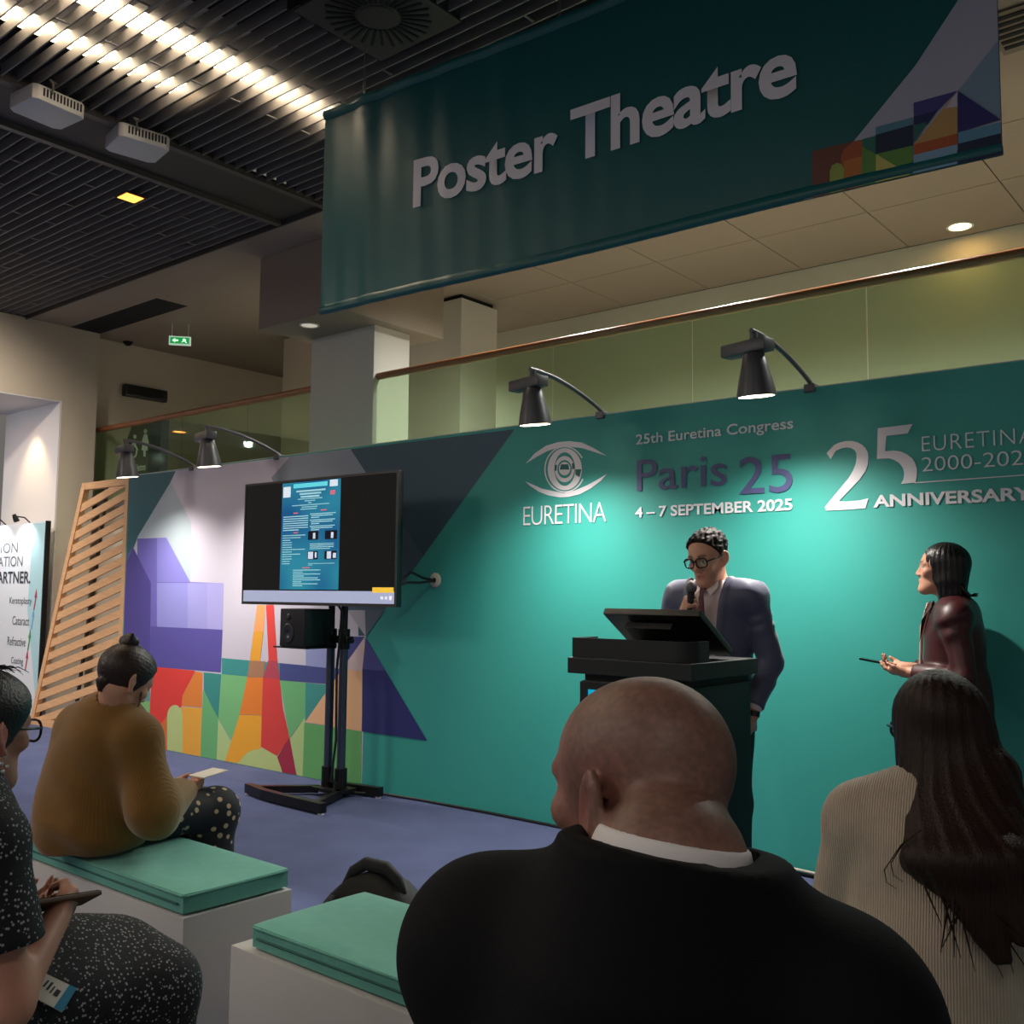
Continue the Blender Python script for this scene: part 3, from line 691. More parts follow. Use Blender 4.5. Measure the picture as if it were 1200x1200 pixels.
o = MB().tube([(-5.42, 4.60, 1.40), (-5.37, 4.64, 1.30), (-5.40, 4.66, 1.15), (-5.43, 4.66, .9), (-5.42, 4.66, .4), (-5.44, 4.64, .12), (-5.36, 4.80, .03), (-5.20, 4.97, .012), (-4.9, 5.0, .010), (-4.3, 5.01, .010), (-3.6, 5.0, .010), (-3.0, 5.015, .010), (-2.4, 5.0, .010), (-1.6, 5.0, .010)], .009, 8).build('floor_cable', cab); tag(o, 'black cable from the screen stand along the wall base', 'cable')
o = MB().tube([(-2.5, 4.99, .028), (-2.3, 5.0, .03), (-2.1, 4.985, .03), (-1.9, 4.96, .012), (-1.5, 4.97, .010)], .007, 8).build('floor_cable', mat('cable_pale', (190, 186, 170), .5)); tag(o, 'thin pale cable on the carpet at the wall foot', 'cable')
tp = MB().prism([(-2.10, 4.56), (-2.03, 4.53), (-1.72, 4.93), (-1.78, 4.96)], .0005, .003, 'z').build('gaffer_tape', mat('tape_grey', (112, 112, 104), .6)); tag(tp, 'grey gaffer tape strip on the carpet near the wall', 'tape')

# ------------------------------------------------------------------ lectern with tilted monitor
le = empty('lectern', (-2.195, 3.68, 0)); tag(le, 'black lectern with raised curved front and lit blue panel', 'lectern')
lk = mat('lectern_black', (26, 28, 30), .45)
MB().box((-.25, -.25, .02), (.275, .24, 1.07)).build('body', lk, le, bevel=.004)
box('plinth', (-.29, -.28, 0), (.30, .27, .02), lk, le)
MB().box((-.295, -.29, 1.10), (.293, .275, 1.165)).build('top_slab', lk, le, bevel=.003)
box('neck_gap', (-.24, -.24, 1.071), (.265, .23, 1.099), mat('neck_black', (10, 10, 12), .6), le)
cv = [(-.285, -.10), (-.285, -.27)] + [(.20+.075*math.sin(a*math.pi/16), -.195-.075*math.cos(a*math.pi/16)) for a in range(9)] + [(.275, -.12)] + [(.262, -.12)] + [(.20+.062*math.sin(a*math.pi/16), -.195-.062*math.cos(a*math.pi/16)) for a in range(8, -1, -1)] + [(-.272, -.257), (-.272, -.10)]
MB().prism(cv, 1.166, 1.247, 'z').build('front_shield', lk, le)
MB().add([(-.215, -.254, .18), (.20, -.254, .18), (.20, -.254, 1.035), (-.215, -.254, 1.035)], [(0, 1, 2, 3)]).build('front_screen', mat('panel_cyan', (10, 165, 205), .3, emit=.75), le)
for nm, a, b in (('screen_frame', (-.25, -.262, .14), (-.216, -.2505, 1.066)), ('screen_frame', (.201, -.262, .14), (.275, -.2505, 1.066)), ('screen_frame', (-.2155, -.262, 1.036), (.2005, -.2505, 1.066))): box(nm, a, b, lk, le)
mo = empty('lectern_monitor', (-2.16, 3.66, 1.166)); tag(mo, 'black touch monitor tilted back on top of the lectern', 'monitor')
Mt = Matrix(((1, 0, 0, 0), (0, .75, .55, 0), (0, -.50, .42, .0), (0, 0, 0, 1)))
pm_ = [(-.235, -.15, .18), (.225, -.15, .18), (.225, .12, .012), (-.235, .12, .012)]
n_ = np.cross(np.array(pm_[1])-pm_[0], np.array(pm_[3])-pm_[0]); n_ = n_/np.linalg.norm(n_)*.03
MB().add([tuple(np.array(p)) for p in pm_]+[tuple(np.array(p)+n_*(1 if n_[2] > 0 else -1)) for p in pm_], [(0, 1, 2, 3), (4, 5, 6, 7), (0, 1, 5, 4), (1, 2, 6, 5), (2, 3, 7, 6), (3, 0, 4, 7)]).build('panel', mat('monitor_black', (20, 21, 23), .35), mo, bevel=.005)
Mv = Matrix.Translation((-.04, -.05, .112)) @ Matrix.Rotation(math.radians(-32), 4, 'X')
box('rear_cover', (-.10, -.07, -.03), (.12, .05, -.003), mat('rear_cover', (14, 14, 15), .5), mo).matrix_local = Mv
MB().tube([(0, .02, 0), (0, .0, .06)], .03, 12).build('neck', lk, mo)

# ------------------------------------------------------------------ benches and cushions
bw = mat('bench_white', (196, 192, 190), .55, var=.05, vscale=2)
ct = mat('cushion_teal', (94, 166, 150), .85, var=.06, vscale=30, bump=.25, bscale=300, sheen=.2)
def cushion_mesh(L, Wd, T):
    nx, ny = 28, 14
    mb = MB(); vs = []; fs = []
    for top in (1, 0):
        for j in range(ny+1):
            for i in range(nx+1):
                u, v = i/nx*2-1, j/ny*2-1
                e = (1-abs(u)**14)*(1-abs(v)**10)
                z = T*(.5+.5*(.80+.20*e**.5)) if top else T*.10*(1-e**.5)
                z += .004*math.sin(5*u+2*v)*e if top else 0
                k = 1-.012*(abs(v)**3) ; k2 = 1-.02*abs(u)**3
                vs.append((u*L/2*k, v*Wd/2*k2, z))
    n = (nx+1)*(ny+1)
    def I(i, j, t): return t*n + j*(nx+1)+i
    for j in range(ny):
        for i in range(nx):
            fs.append((I(i,j,0), I(i+1,j,0), I(i+1,j+1,0), I(i,j+1,0))); fs.append((I(i,j+1,1), I(i+1,j+1,1), I(i+1,j,1), I(i,j,1)))
    for i in range(nx):
        fs.append((I(i+1,0,0), I(i,0,0), I(i,0,1), I(i+1,0,1))); fs.append((I(i,ny,0), I(i+1,ny,0), I(i+1,ny,1), I(i,ny,1)))
    for j in range(ny):
        fs.append((I(0,j,0), I(0,j+1,0), I(0,j+1,1), I(0,j,1))); fs.append((I(nx,j+1,0), I(nx,j,0), I(nx,j,1), I(nx,j+1,1)))
    return mb.add(vs, fs)
def bench(x0, x1, y0, y1, labb, labc, rz=0.0, dx=0, dy=0, crz=0.0):
    t = box('bench', (-(x1-x0)/2, -(y1-y0)/2, 0), ((x1-x0)/2, (y1-y0)/2, .43), bw, bevel=.004)
    t.location = ((x0+x1)/2, (y0+y1)/2, 0); t.rotation_euler = (0, 0, rz); tag(t, labb, 'bench', 'white box benches')
    c = empty('seat_cushion', ((x0+x1)/2+dx, (y0+y1)/2+dy, .431), rz+crz); tag(c, labc, 'cushion', 'teal bench cushions')
    cushion_mesh((x1-x0)*.985, (y1-y0)*.985, .072).build('cover', ct, c, smooth=True, angle=.9)
    L, Wd = (x1-x0)*.985, (y1-y0)*.985
    MB().tube([(-L/2+.01, -Wd/2, .060), (0, -Wd/2-.001, .061), (L/2-.01, -Wd/2, .060), (L/2, -Wd/2+.01, .060), (L/2, Wd/2-.01, .060)], .0035, 6).build('piping', ct, c)
    MB().tube([(-L/2+.03, -Wd/2-.001, .034), (L/2-.03, -Wd/2-.001, .034)], .003, 6).build('zip_seam', mat('zip_dark', (40, 96, 90), .7), c)
bench(-3.95, -2.745, 1.775, 2.185, 'white box bench under the woman in the mustard cardigan', 'teal cushion under the woman in the mustard cardigan')
bench(-2.445, -1.38, 1.735, 2.165, 'white box bench between the backpack and the bald man', 'teal cushion lying askew on the empty bench in the middle', 0.0, .06, .012, .0)
bench(-1.15, -.1, 1.75, 2.16, 'white box bench under the woman in the beige sweater', 'teal cushion under the woman in the beige sweater')
bench(-1.05, -.05, .62, 1.03, 'white box bench under the bald man in black', 'teal cushion under the bald man in black')
bench(-2.75, -1.75, .62, 1.03, 'white box bench under the woman in the dotted dress', 'teal cushion under the woman in the dotted dress')

# ------------------------------------------------------------------ hanging banner
A0, B0 = np.array([-4.388, 3.589]), np.array([-.84, 3.741]); ZB, BHH = 3.0, 1.155
ud = (B0-A0); BL = np.linalg.norm(ud); ud = ud/BL; nn = np.array([ud[1], -ud[0]])   # nn faces the camera side
def ripple(u, v):
    a = .007*math.exp(-u*1.3) + .0008
    return a*(math.sin(19*u+2*math.sin(2.2*v))*(.35+.65*v) + .5*math.sin(33*u+1+2*v)) + .012*math.sin(2.6*u+.4)
def bpt(u, v, off=0.0):
    """u in metres from the left edge, v in metres above the lower edge"""
    r = ripple(u, v/BHH)+off
    return (A0[0]+ud[0]*u+nn[0]*r, A0[1]+ud[1]*u+nn[1]*r, ZB+v)
def bpix(x, y):
    d = ray(x, y); n3 = np.array([nn[0], nn[1], 0]); P0 = np.array([A0[0], A0[1], ZB])
    q = _C + d*((P0-_C)@n3)/(d@n3)
    return ((q[:2]-A0)@ud, q[2]-ZB)
bn = empty('hanging_banner', (0, 0, 0)); tag(bn, 'large teal vinyl banner reading Poster Theatre hung from the ceiling', 'banner')
vin = mat('banner_vinyl', (22, 96, 98), .38, bump=.06, bscale=6)
NU, NV = 220, 16
mb = MB(); vs = [bpt(BL*i/NU, BHH*j/NV) for j in range(NV+1) for i in range(NU+1)]
mb.add(vs, [(j*(NU+1)+i, j*(NU+1)+i+1, (j+1)*(NU+1)+i+1, (j+1)*(NU+1)+i) for j in range(NV) for i in range(NU)]).build('cloth', vin, bn, smooth=True)
mb = MB(); vs = [bpt(BL*i/NU, v, o) for v, o in ((BHH-.005, .003), (BHH+.02, .022), (BHH+.045, .018), (BHH+.055, 0), (BHH+.03, -.02), (BHH, -.015)) for i in range(NU+1)]
mb.add(vs, [(j*(NU+1)+i, j*(NU+1)+i+1, (j+1)*(NU+1)+i+1, (j+1)*(NU+1)+i) for j in range(5) for i in range(NU)]).build('top_hem', mat('banner_hem', (26, 104, 106), .4), bn, smooth=True)
mb = MB(); vs = [bpt(BL*i/NU, v, o) for v, o in ((.055, .003), (.04, .012), (.015, .012), (.0, .0), (.01, -.012), (.04, -.01)) for i in range(NU+1)]
mb.add(vs, [(j*(NU+1)+i, j*(NU+1)+i+1, (j+1)*(NU+1)+i+1, (j+1)*(NU+1)+i) for j in range(5) for i in range(NU)]).build('bottom_hem', vin, bn, smooth=True)
t0 = bpix(487, 243); t1 = bpix(936, 109); th = bpix(936, 62)
zlow = min(t0[1], t1[1])
me_, a_ = text_mesh('Poster Theatre', .026, 0, .97)
lo, hi = a_.min(0), a_.max(0)
xa, xb2 = bpix(487, 220)[0], bpix(936, 85)[0]
base_l, base_r = bpix(487, 243)[1], bpix(930, 110)[1]
cap = bpix(700, 134)[1]-bpix(700, 182)[1]
sc_z = .001
kx = (xb2-xa)/(hi[0]-lo[0])
capu = .72
ptz = [ (base_l+(base_r-base_l)*((p[0]-lo[0])/(hi[0]-lo[0])) + (p[1]-0)*kx*1.0) for p in a_ ]
co = np.array([bpt(xa+(p[0]-lo[0])*kx, z, .0075) for p, z in zip(a_, ptz)])
me_.vertices.foreach_set('co', co.ravel()); me_.update(); me_.materials.clear()
mesh_obj('lettering', me_, mat('banner_white', (240, 236, 243), .5), bn)
_bl = [0]
def bshape(c, pts, ref=(930, 80), sc=4.444):
    _bl[0] += 1; off = .0040+.0003*_bl[0]
    q = [bpix(ref[0]+x/sc, ref[1]+y/sc) for x, y in pts]
    # subdivide along u so the print follows the cloth
    mb = MB(); mb.add([bpt(min(max(u, 0), BL-.002), max(v, .003), off) for u, v in q], [tuple(range(len(q)))])
    mb.build('printed_shape', mat('bprint_%d_%d_%d' % c, c, .45), bn)
BRu = 1080
bshape((176, 176, 196), [(62, 704), (320, 388), (640, -10), (960, -510), (1085, -560), (1090, 450)])
bshape((128, 152, 176), [(855, 125), (1078, -150), (1088, 262)])
bshape((112, 62, 48), [(105, 440), (320, 388), (365, 380), (365, 620), (105, 690)])
bshape((168, 84, 44), [(190, 560), (270, 430), (320, 388), (365, 385), (365, 625), (105, 690)])
bshape((186, 112, 50), [(270, 490), (365, 465), (362, 625), (268, 648)])
bshape((150, 168, 76), [(195, 665), (197, 545), (207, 515), (232, 500), (258, 508), (270, 530), (268, 648)])
bshape((40, 110, 96), [(365, 378), (436, 358), (434, 460), (365, 415)])
bshape((92, 142, 62), [(365, 415), (434, 455), (625, 405), (625, 560), (434, 610), (362, 625)])
bshape((198, 188, 104), [(436, 455), (612, 560), (434, 608)])
bshape((84, 134, 156), [(434, 315), (628, 262), (628, 300), (434, 355)])
bshape((18, 38, 66), [(434, 355), (628, 300), (628, 408), (434, 455)])
bshape((62, 62, 130), [(630, 188), (855, 123), (750, 230), (632, 262)])
bshape((30, 36, 88), [(632, 260), (755, 225), (700, 300), (632, 320)])
bshape((40, 104, 96), [(632, 305), (705, 285), (632, 395)])
bshape((192, 150, 92), [(855, 130), (857, 345), (632, 405)])
bshape((196, 190, 204), [(855, 130), (857, 205), (795, 215)])
bshape((176, 86, 44), [(632, 405), (857, 345), (857, 402), (632, 460)])
bshape((130, 168, 196), [(632, 460), (857, 402), (857, 505), (628, 558)])
bshape((42, 40, 108), [(860, 125), (1086, 268), (860, 338)])
bshape((94, 146, 176), [(862, 340), (1088, 282), (1088, 340), (862, 400)])
bshape((20, 34, 70), [(862, 400), (1088, 340), (1088, 450), (862, 502)])
for u in (.32, 1.62, 2.9):
    p0 = bpt(u, BHH+.05)
    MB().tube([p0, (p0[0], p0[1], CZ-.001)], .003, 6).build('hanging_wire', mat('wire_steel', (150, 150, 150), .4, metal=.8), bn)
    MB().tube([(p0[0]+.012, p0[1], p0[2]), (p0[0]+.008, p0[1], p0[2]+.12), (p0[0]-.006, p0[1], p0[2]+.2)], .003, 6).build('wire_loop', mat('wire_steel', (150, 150, 150), .4, metal=.8), bn)

# ------------------------------------------------------------------ backpack on the floor behind the bench
bk = empty('backpack', (-2.66, 2.50, 0), math.radians(8)); tag(bk, 'black backpack standing on the carpet behind the empty cushion', 'backpack')
bkm = mat('backpack_black', (18, 18, 20), .75, bump=.3, bscale=200)
def lump(w, d, h, n=18, p=3.2):
    vs = []; fs = []
    m = 14
    for j in range(m+1):
        t = j/m; z = h*t
        k = (1-max(0, (t-.35)/.65)**2.4*.78) if t > .35 else 1-.06*(1-t/.35)
        if j == m: k = .12
        for i in range(n):
            a = 2*math.pi*i/n; ca, sa = math.cos(a), math.sin(a)
            vs.append((w/2*k*math.copysign(abs(ca)**(2/p), ca), d/2*(k**.5)*math.copysign(abs(sa)**(2/p), sa), z))
    for j in range(m):
        for i in range(n): fs.append((j*n+i, j*n+(i+1) % n, (j+1)*n+(i+1) % n, (j+1)*n+i))
    fs.append(tuple(range(n-1, -1, -1))); fs.append(tuple(m*n+i for i in range(n)))
    return MB().add(vs, fs)
lump(.54, .22, .44).build('bag_body', bkm, bk, smooth=True)
o = lump(.36, .10, .26).build('front_pocket', bkm, bk, smooth=True); o.location = (0, .13, .0)
MB().tube([(-.14, -.02, .37), (-.10, -.02, .43), (-.04, -.02, .465), (.05, -.02, .462), (.10, -.02, .43), (.13, -.02, .37)], [.014, .02, .024, .024, .02, .014], 10).build('top_handle', bkm, bk, smooth=True)
for x in (-.12, .12): MB().tube([(x, -.10, .36), (x*1.1, -.15, .28), (x*1.15, -.15, .12), (x*1.3, -.11, .03)], .016, 8).build('shoulder_strap', bkm, bk, smooth=True)
MB().tube([(-.21, 0, .25), (-.16, .01, .35), (0, .02, .415), (.16, .01, .35), (.21, 0, .25)], .006, 6).build('zip', mat('zip_grey', (60, 60, 62), .5), bk)
# ------------------------------------------------------------------ people: smooth implicit bodies meshed in numpy
f32 = np.float32
def V(*a): return np.array(a, dtype=f32)
def cap(a, b, ra, rb=None):
    a = np.array(a, f32); b = np.array(b, f32); rb = ra if rb is None else rb
    d = b-a; L = float(d@d)+1e-9
    def f(P):
        q = P-a; t = np.clip((q@d)/L, 0, 1)
        return np.sqrt(((q-t[:, None]*d)**2).sum(1)) - (ra+(rb-ra)*t)
    return f
def ell(c, r, R=None):
    c = np.array(c, f32); r = np.array(r, f32)
    def f(P):
        q = P-c
        if R is not None: q = q@R
        a = q/r; k0 = np.sqrt((a*a).sum(1)); k1 = np.sqrt(((a/r)**2).sum(1))+1e-6
        return k0*(k0-1)/k1
    return f
def sph(c, r): return ell(c, (r, r, r))
def U(k, *fs):
    fs = [g for g in fs if g is not None]
    def f(P):
        d = fs[0](P)
        for g in fs[1:]:
            e = g(P); h = np.clip(.5+.5*(e-d)/k, 0, 1); d = e+(d-e)*h - k*h*(1-h)
        return d
    return f
def Sub(f, g, k=.004):
    def r(P):
        a = f(P); b = -g(P); h = np.clip(.5-.5*(a-b)/k, 0, 1); return a+(b-a)*h + k*h*(1-h)
    return r
def Int(f, g, k=.003): return Sub(f, lambda P: -g(P), k)
def Off(f, o): return lambda P: f(P)-o
def half(c, n):
    c = np.array(c, f32); n = np.array(n, f32); n = n/np.linalg.norm(n)
    return lambda P: (P-c)@n
def waves(seed, n, k0, k1, amp, aniso=(1, 1, 1)):
    rg = np.random.RandomState(seed); ks = []
    for i in range(n):
        v = rg.normal(size=3)*np.array(aniso); v = v/np.linalg.norm(v)*rg.uniform(k0, k1); ks.append((v.astype(f32), rg.uniform(0, 6.28)))
    def f(P): return sum(np.sin(P@v+p) for v, p in ks)*amp/n**.5
    return f
def Dis(f, w): return lambda P: f(P)+w(P)
def sdf_mesh(f, lo, hi, h):
    lo = np.array(lo, float); hi = np.array(hi, float); B = 8
    nb = np.ceil((hi-lo)/(h*B)).astype(int)+1; N = nb*B
    ci = np.stack(np.meshgrid(*[np.arange(n) for n in nb], indexing='ij'), -1).reshape(-1, 3)
    cc = lo+(ci*B+(B-1)/2)*h
    d = f(cc.astype(f32))
    act = np.abs(d) < B*h*.87*1.5+.012
    vol = np.repeat(np.repeat(np.repeat(d.reshape(nb), B, 0), B, 1), B, 2).astype(f32)
    off = np.stack(np.meshgrid(*[np.arange(B)]*3, indexing='ij'), -1).reshape(-1, 3)
    ai = ci[act]*B
    CH = 400
    for s in range(0, len(ai), CH):
        idx = (ai[s:s+CH, None, :]+off[None]).reshape(-1, 3)
        vol[idx[:, 0], idx[:, 1], idx[:, 2]] = f((lo+idx*h).astype(f32))
    vol[0] = vol[-1] = 1; vol[:, 0] = vol[:, -1] = 1; vol[:, :, 0] = vol[:, :, -1] = 1
    ins = vol < 0
    cs = np.zeros(N-1, np.int8)
    for a in (0, 1):
        for b in (0, 1):
            for c in (0, 1): cs += ins[a:N[0]-1+a, b:N[1]-1+b, c:N[2]-1+c]
    cells = np.argwhere((cs > 0) & (cs < 8))
    vid = np.full(N-1, -1, np.int32); vid[tuple(cells.T)] = np.arange(len(cells))
    acc = np.zeros((len(cells), 3)); cnt = np.zeros(len(cells))
    corner = [(a, b, c) for a in (0, 1) for b in (0, 1) for c in (0, 1)]
    val = {q: vol[cells[:, 0]+q[0], cells[:, 1]+q[1], cells[:, 2]+q[2]] for q in corner}
    for q in corner:
        for ax in range(3):
            if q[ax]: continue
            r = list(q); r[ax] = 1; r = tuple(r)
            a, b = val[q], val[r]; m = (a < 0) != (b < 0)
            t = np.where(m, a/(a-b+1e-12), 0)
            pt = np.tile(np.array(q, float), (len(cells), 1)); pt[:, ax] = t
            acc += pt*m[:, None]; cnt += m
    verts = lo+(cells+acc/cnt[:, None])*h
    quads = []
    for ax in range(3):
        s0 = [slice(1, -1)]*3; s0[ax] = slice(0, -1); s1 = list(s0); s1[ax] = slice(1, None)
        a = ins[tuple(s0)]; b = ins[tuple(s1)]
        e = np.argwhere(a != b); fl = a[tuple(e.T)]
        base = e+1; base[:, ax] -= 1
        o1, o2 = [(1, 2), (2, 0), (0, 1)][ax]
        def g(d1, d2):
            c = base.copy(); c[:, o1] -= d1; c[:, o2] -= d2; return vid[tuple(c.T)]
        q = np.stack([g(0, 0), g(1, 0), g(1, 1), g(0, 1)], 1)
        q[~fl] = q[~fl][:, ::-1]
        quads.append(q)
    return verts, np.concatenate(quads)
def body_obj(name, f, lo, hi, h, m, parent=None, colfn=None, M=None):
    v, q = sdf_mesh(f, lo, hi, h)
    me = bpy.data.meshes.new(name)
    me.vertices.add(len(v)); me.vertices.foreach_set('co', v.ravel().astype(f32))
    me.loops.add(q.size); me.loops.foreach_set('vertex_index', q.ravel().astype(np.int32))
    me.polygons.add(len(q)); me.polygons.foreach_set('loop_start', np.arange(0, q.size, 4, dtype=np.int32))
    me.update(calc_edges=True); me.validate()
    if colfn is not None:
        c = colfn(v.astype(f32)); at = me.attributes.new('col', 'FLOAT_COLOR', 'POINT')
        at.data.foreach_set('color', np.concatenate([c, np.ones((len(c), 1))], 1).ravel().astype(f32))
    return mesh_obj(name, me, m, parent, smooth=True)
def rotm(yaw=0, pitch=0, roll=0):
    """head rotation: yaw to the person's left, pitch up, roll to the right; columns = head axes"""
    y, p, r = map(math.radians, (yaw, pitch, roll))
    Rz = np.array([[math.cos(y), -math.sin(y), 0], [math.sin(y), math.cos(y), 0], [0, 0, 1]])
    Rx = np.array([[1, 0, 0], [0, math.cos(p), -math.sin(p)], [0, math.sin(p), math.cos(p)]])
    Ry = np.array([[math.cos(r), 0, math.sin(r)], [0, 1, 0], [-math.sin(r), 0, math.cos(r)]])
    return (Rz@Rx@Ry).astype(f32)
class Head:
    """head-local frame: x right, y forward, z up, origin between the ears"""
    def __init__(s, c, R, sc=1.0): s.c = np.array(c, f32); s.R = R; s.s = sc
    def loc(s, P): return ((P-s.c)@s.R)/s.s
    def wrap(s, f): return lambda P: f(s.loc(P))*s.s
    def pt(s, *q): return s.c + s.R@np.array(q, f32)*s.s
def skull(): return U(.03, ell((0, -.014, .036), (.076, .097, .086)), ell((0, .030, .030), (.066, .064, .070)))
def head_shape(fem=0.0, ears=True):
    jw = .046-.006*fem
    f = U(.028, skull(), ell((0, .034, -.035), (.058-.004*fem, .060, .074)), ell((0, .040, -.082), (jw, .048, .040)),
          sph((0, .080, -.106), .018), cap((.052-.006*fem, -.008, -.045), (.018, .070, -.104), .016), cap((-.052+.006*fem, -.008, -.045), (-.018, .070, -.104), .016))
    f = U(.014, f, sph((.045, .066, -.022), .021), sph((-.045, .066, -.022), .021), cap((.012, .092, .024), (.046, .078, .021), .0095), cap((-.012, .092, .024), (-.046, .078, .021), .0095))
    f = Sub(f, sph((.032, .106, .001), .0165), .014); f = Sub(f, sph((-.032, .106, .001), .0165), .014)
    f = U(.003, f, sph((.032, .0815, .0), .0125), sph((-.032, .0815, .0), .0125))
    f = U(.009, f, cap((0, .092, .014), (0, .115-.006*fem, -.030), .007, .0115-.002*fem), sph((.012, .101, -.036), .0085), sph((-.012, .101, -.036), .0085))
    f = U(.006, f, cap((-.019, .086, -.064), (.0, .0955, -.062), .0055, .0065), cap((.019, .086, -.064), (.0, .0955, -.062), .0055, .0065), cap((-.013, .088, -.073), (.013, .088, -.073), .0075))
    f = Sub(f, cap((-.021, .098, -.0675), (.021, .098, -.0675), .0022), .003)
    if ears: f = U(.007, f, ears_fn())
    return f
def ears_fn(k=1.0):
    if True:
        out = None
        for sx in (1, -1):
            e = ell((sx*(.084+.03*(k-.9)), -.014, -.006), (.011, .024*k, .037*k), rotm(yaw=sx*30, pitch=10))
            e = Sub(e, ell((sx*(.095+.03*(k-.9)), -.012, .000), (.008, .0135*k, .024*k), rotm(yaw=sx*30, pitch=10)), .005)
            e = U(.004, e, cap((sx*.080, -.008, -.034), (sx*.076, .003, -.043), .009))
            out = e if out is None else U(.001, out, e)
    return out
def hand_fn(w, d, n, thumb, L=.178, curl=(18, 30, 20), tc=(35, 25), spread=6, curls=None, r=1.0):
    """w wrist, d finger direction, n palm facing direction, thumb=+1/-1 side along cross(d,n)"""
    w = np.array(w, float); d = np.array(d, float); d /= np.linalg.norm(d); n = np.array(n, float); n -= d*(n@d); n /= np.linalg.norm(n)
    s = np.cross(d, n)*thumb; k = L/.185
    fs = [cap(w, w+d*.03*k, .026*k*r, .027*k*r)]
    palm = U(.018, cap(w+d*.035*k+s*.020*k, w+d*.085*k+s*.026*k, .0135*k*r), cap(w+d*.03*k, w+d*.088*k, .0135*k*r), cap(w+d*.035*k-s*.018*k, w+d*.080*k-s*.026*k, .0125*k*r), cap(w+d*.03*k+s*.018*k+n*.006, w+d*.055*k+s*.03*k+n*.008, .014*k*r))
    fing = []
    for i, (o, ln) in enumerate(((.030, .074), (.0105, .082), (-.0095, .077), (-.029, .060))):
        base = w+d*(.088-.006*abs(i-1.2))*k+s*o*k
        a0 = math.radians(spread*(1-i*.66)); dd = d*math.cos(a0)+s*math.sin(a0)
        cu = curls[i] if curls else curl
        a = 0; p = base; rr = .0092*k*r
        for seg, fr in enumerate((.44, .31, .25)):
            a += math.radians(cu[seg]); q = p+(dd*math.cos(a)+n*math.sin(a))*ln*fr*k
            fing.append(cap(p, q, rr, rr*.9)); p = q; rr *= .9
    tb = w+d*.035*k+s*.026*k+n*.004
    a = math.radians(tc[0]); td = d*math.cos(a)+s*math.sin(a)*.8+n*.35; td /= np.linalg.norm(td); t1 = tb+td*.040*k
    a2 = math.radians(tc[0]-tc[1]); td2 = d*math.cos(a2)+s*math.sin(a2)*.6+n*.55; td2 /= np.linalg.norm(td2); t2 = t1+td2*.034*k
    return U(.006, U(.012, fs[0], palm), *fing, cap(tb, t1, .0125*k*r, .0105*k*r), cap(t1, t2, .0105*k*r, .0085*k*r))
class Pose:
    """joint set; every cloth layer is grown from the same joints"""
    def __init__(s, **k): s.__dict__.update(k)
def arm_fn(a, ru=.048, re=.038, rw=.027, o=0.0):
    sh, el, wr = a
    return U(.03, cap(sh, el, ru+o, re+o), cap(el, wr, re+o, rw+o))
def leg_fn(l, rt=.085, rk=.058, ra=.04, o=0.0):
    hp, kn, an = l
    return U(.03, cap(hp, kn, rt+o, rk+o), cap(kn, an, rk+o, ra+o))
def foot_fn(an, toe, r=.036): return U(.02, cap(an, toe, r, r*.8))
def torso_fn(pe, ch, sl, sr, nk, w=.165, dp=.115, o=0.0, shr=.062, belly=0.0):
    pe = np.array(pe, float); ch = np.array(ch, float); mid = (pe+ch)/2
    up = ch-pe; L = np.linalg.norm(up)
    # lateral axis from the shoulders
    lx = np.array(sr, float)-np.array(sl, float); lx /= np.linalg.norm(lx); uz = up/L; fy = np.cross(uz, lx); lx = np.cross(fy, uz)
    R = np.stack([lx, fy, uz], 1).astype(f32)
    return U(.05, ell(pe, (w*1.02+o, dp*1.1+o, .14+o), R), ell(mid+fy*belly, (w*.92+o, dp*1.0+belly+o, L*.55+o), R), ell(ch, (w+o, dp+o, .19+o), R),
             cap(sl, sr, shr+o), cap(np.array(sl), np.array(nk)+lx*(-.03), shr*.9+o, .05+o), cap(np.array(sr), np.array(nk)+lx*.03, shr*.9+o, .05+o))
def loc_thing(name, label, loc, rz, cat='person'): ...
skin_rough = .5
def skin_mat(name, var=.05, vs=30): return mat(name, (200, 150, 120), .5, attr=True, var=var, vscale=vs, bump=.05, bscale=160, spec=.4)
def mixc(c, d, t): t = np.clip(t, 0, 1)[:, None]; return c*(1-t)+d*t
def srgbl(*c): return np.array(rgb(*c)[:3])
def ss(x, a, b): t = np.clip((x-a)/(b-a), 0, 1); return t*t*(3-2*t)
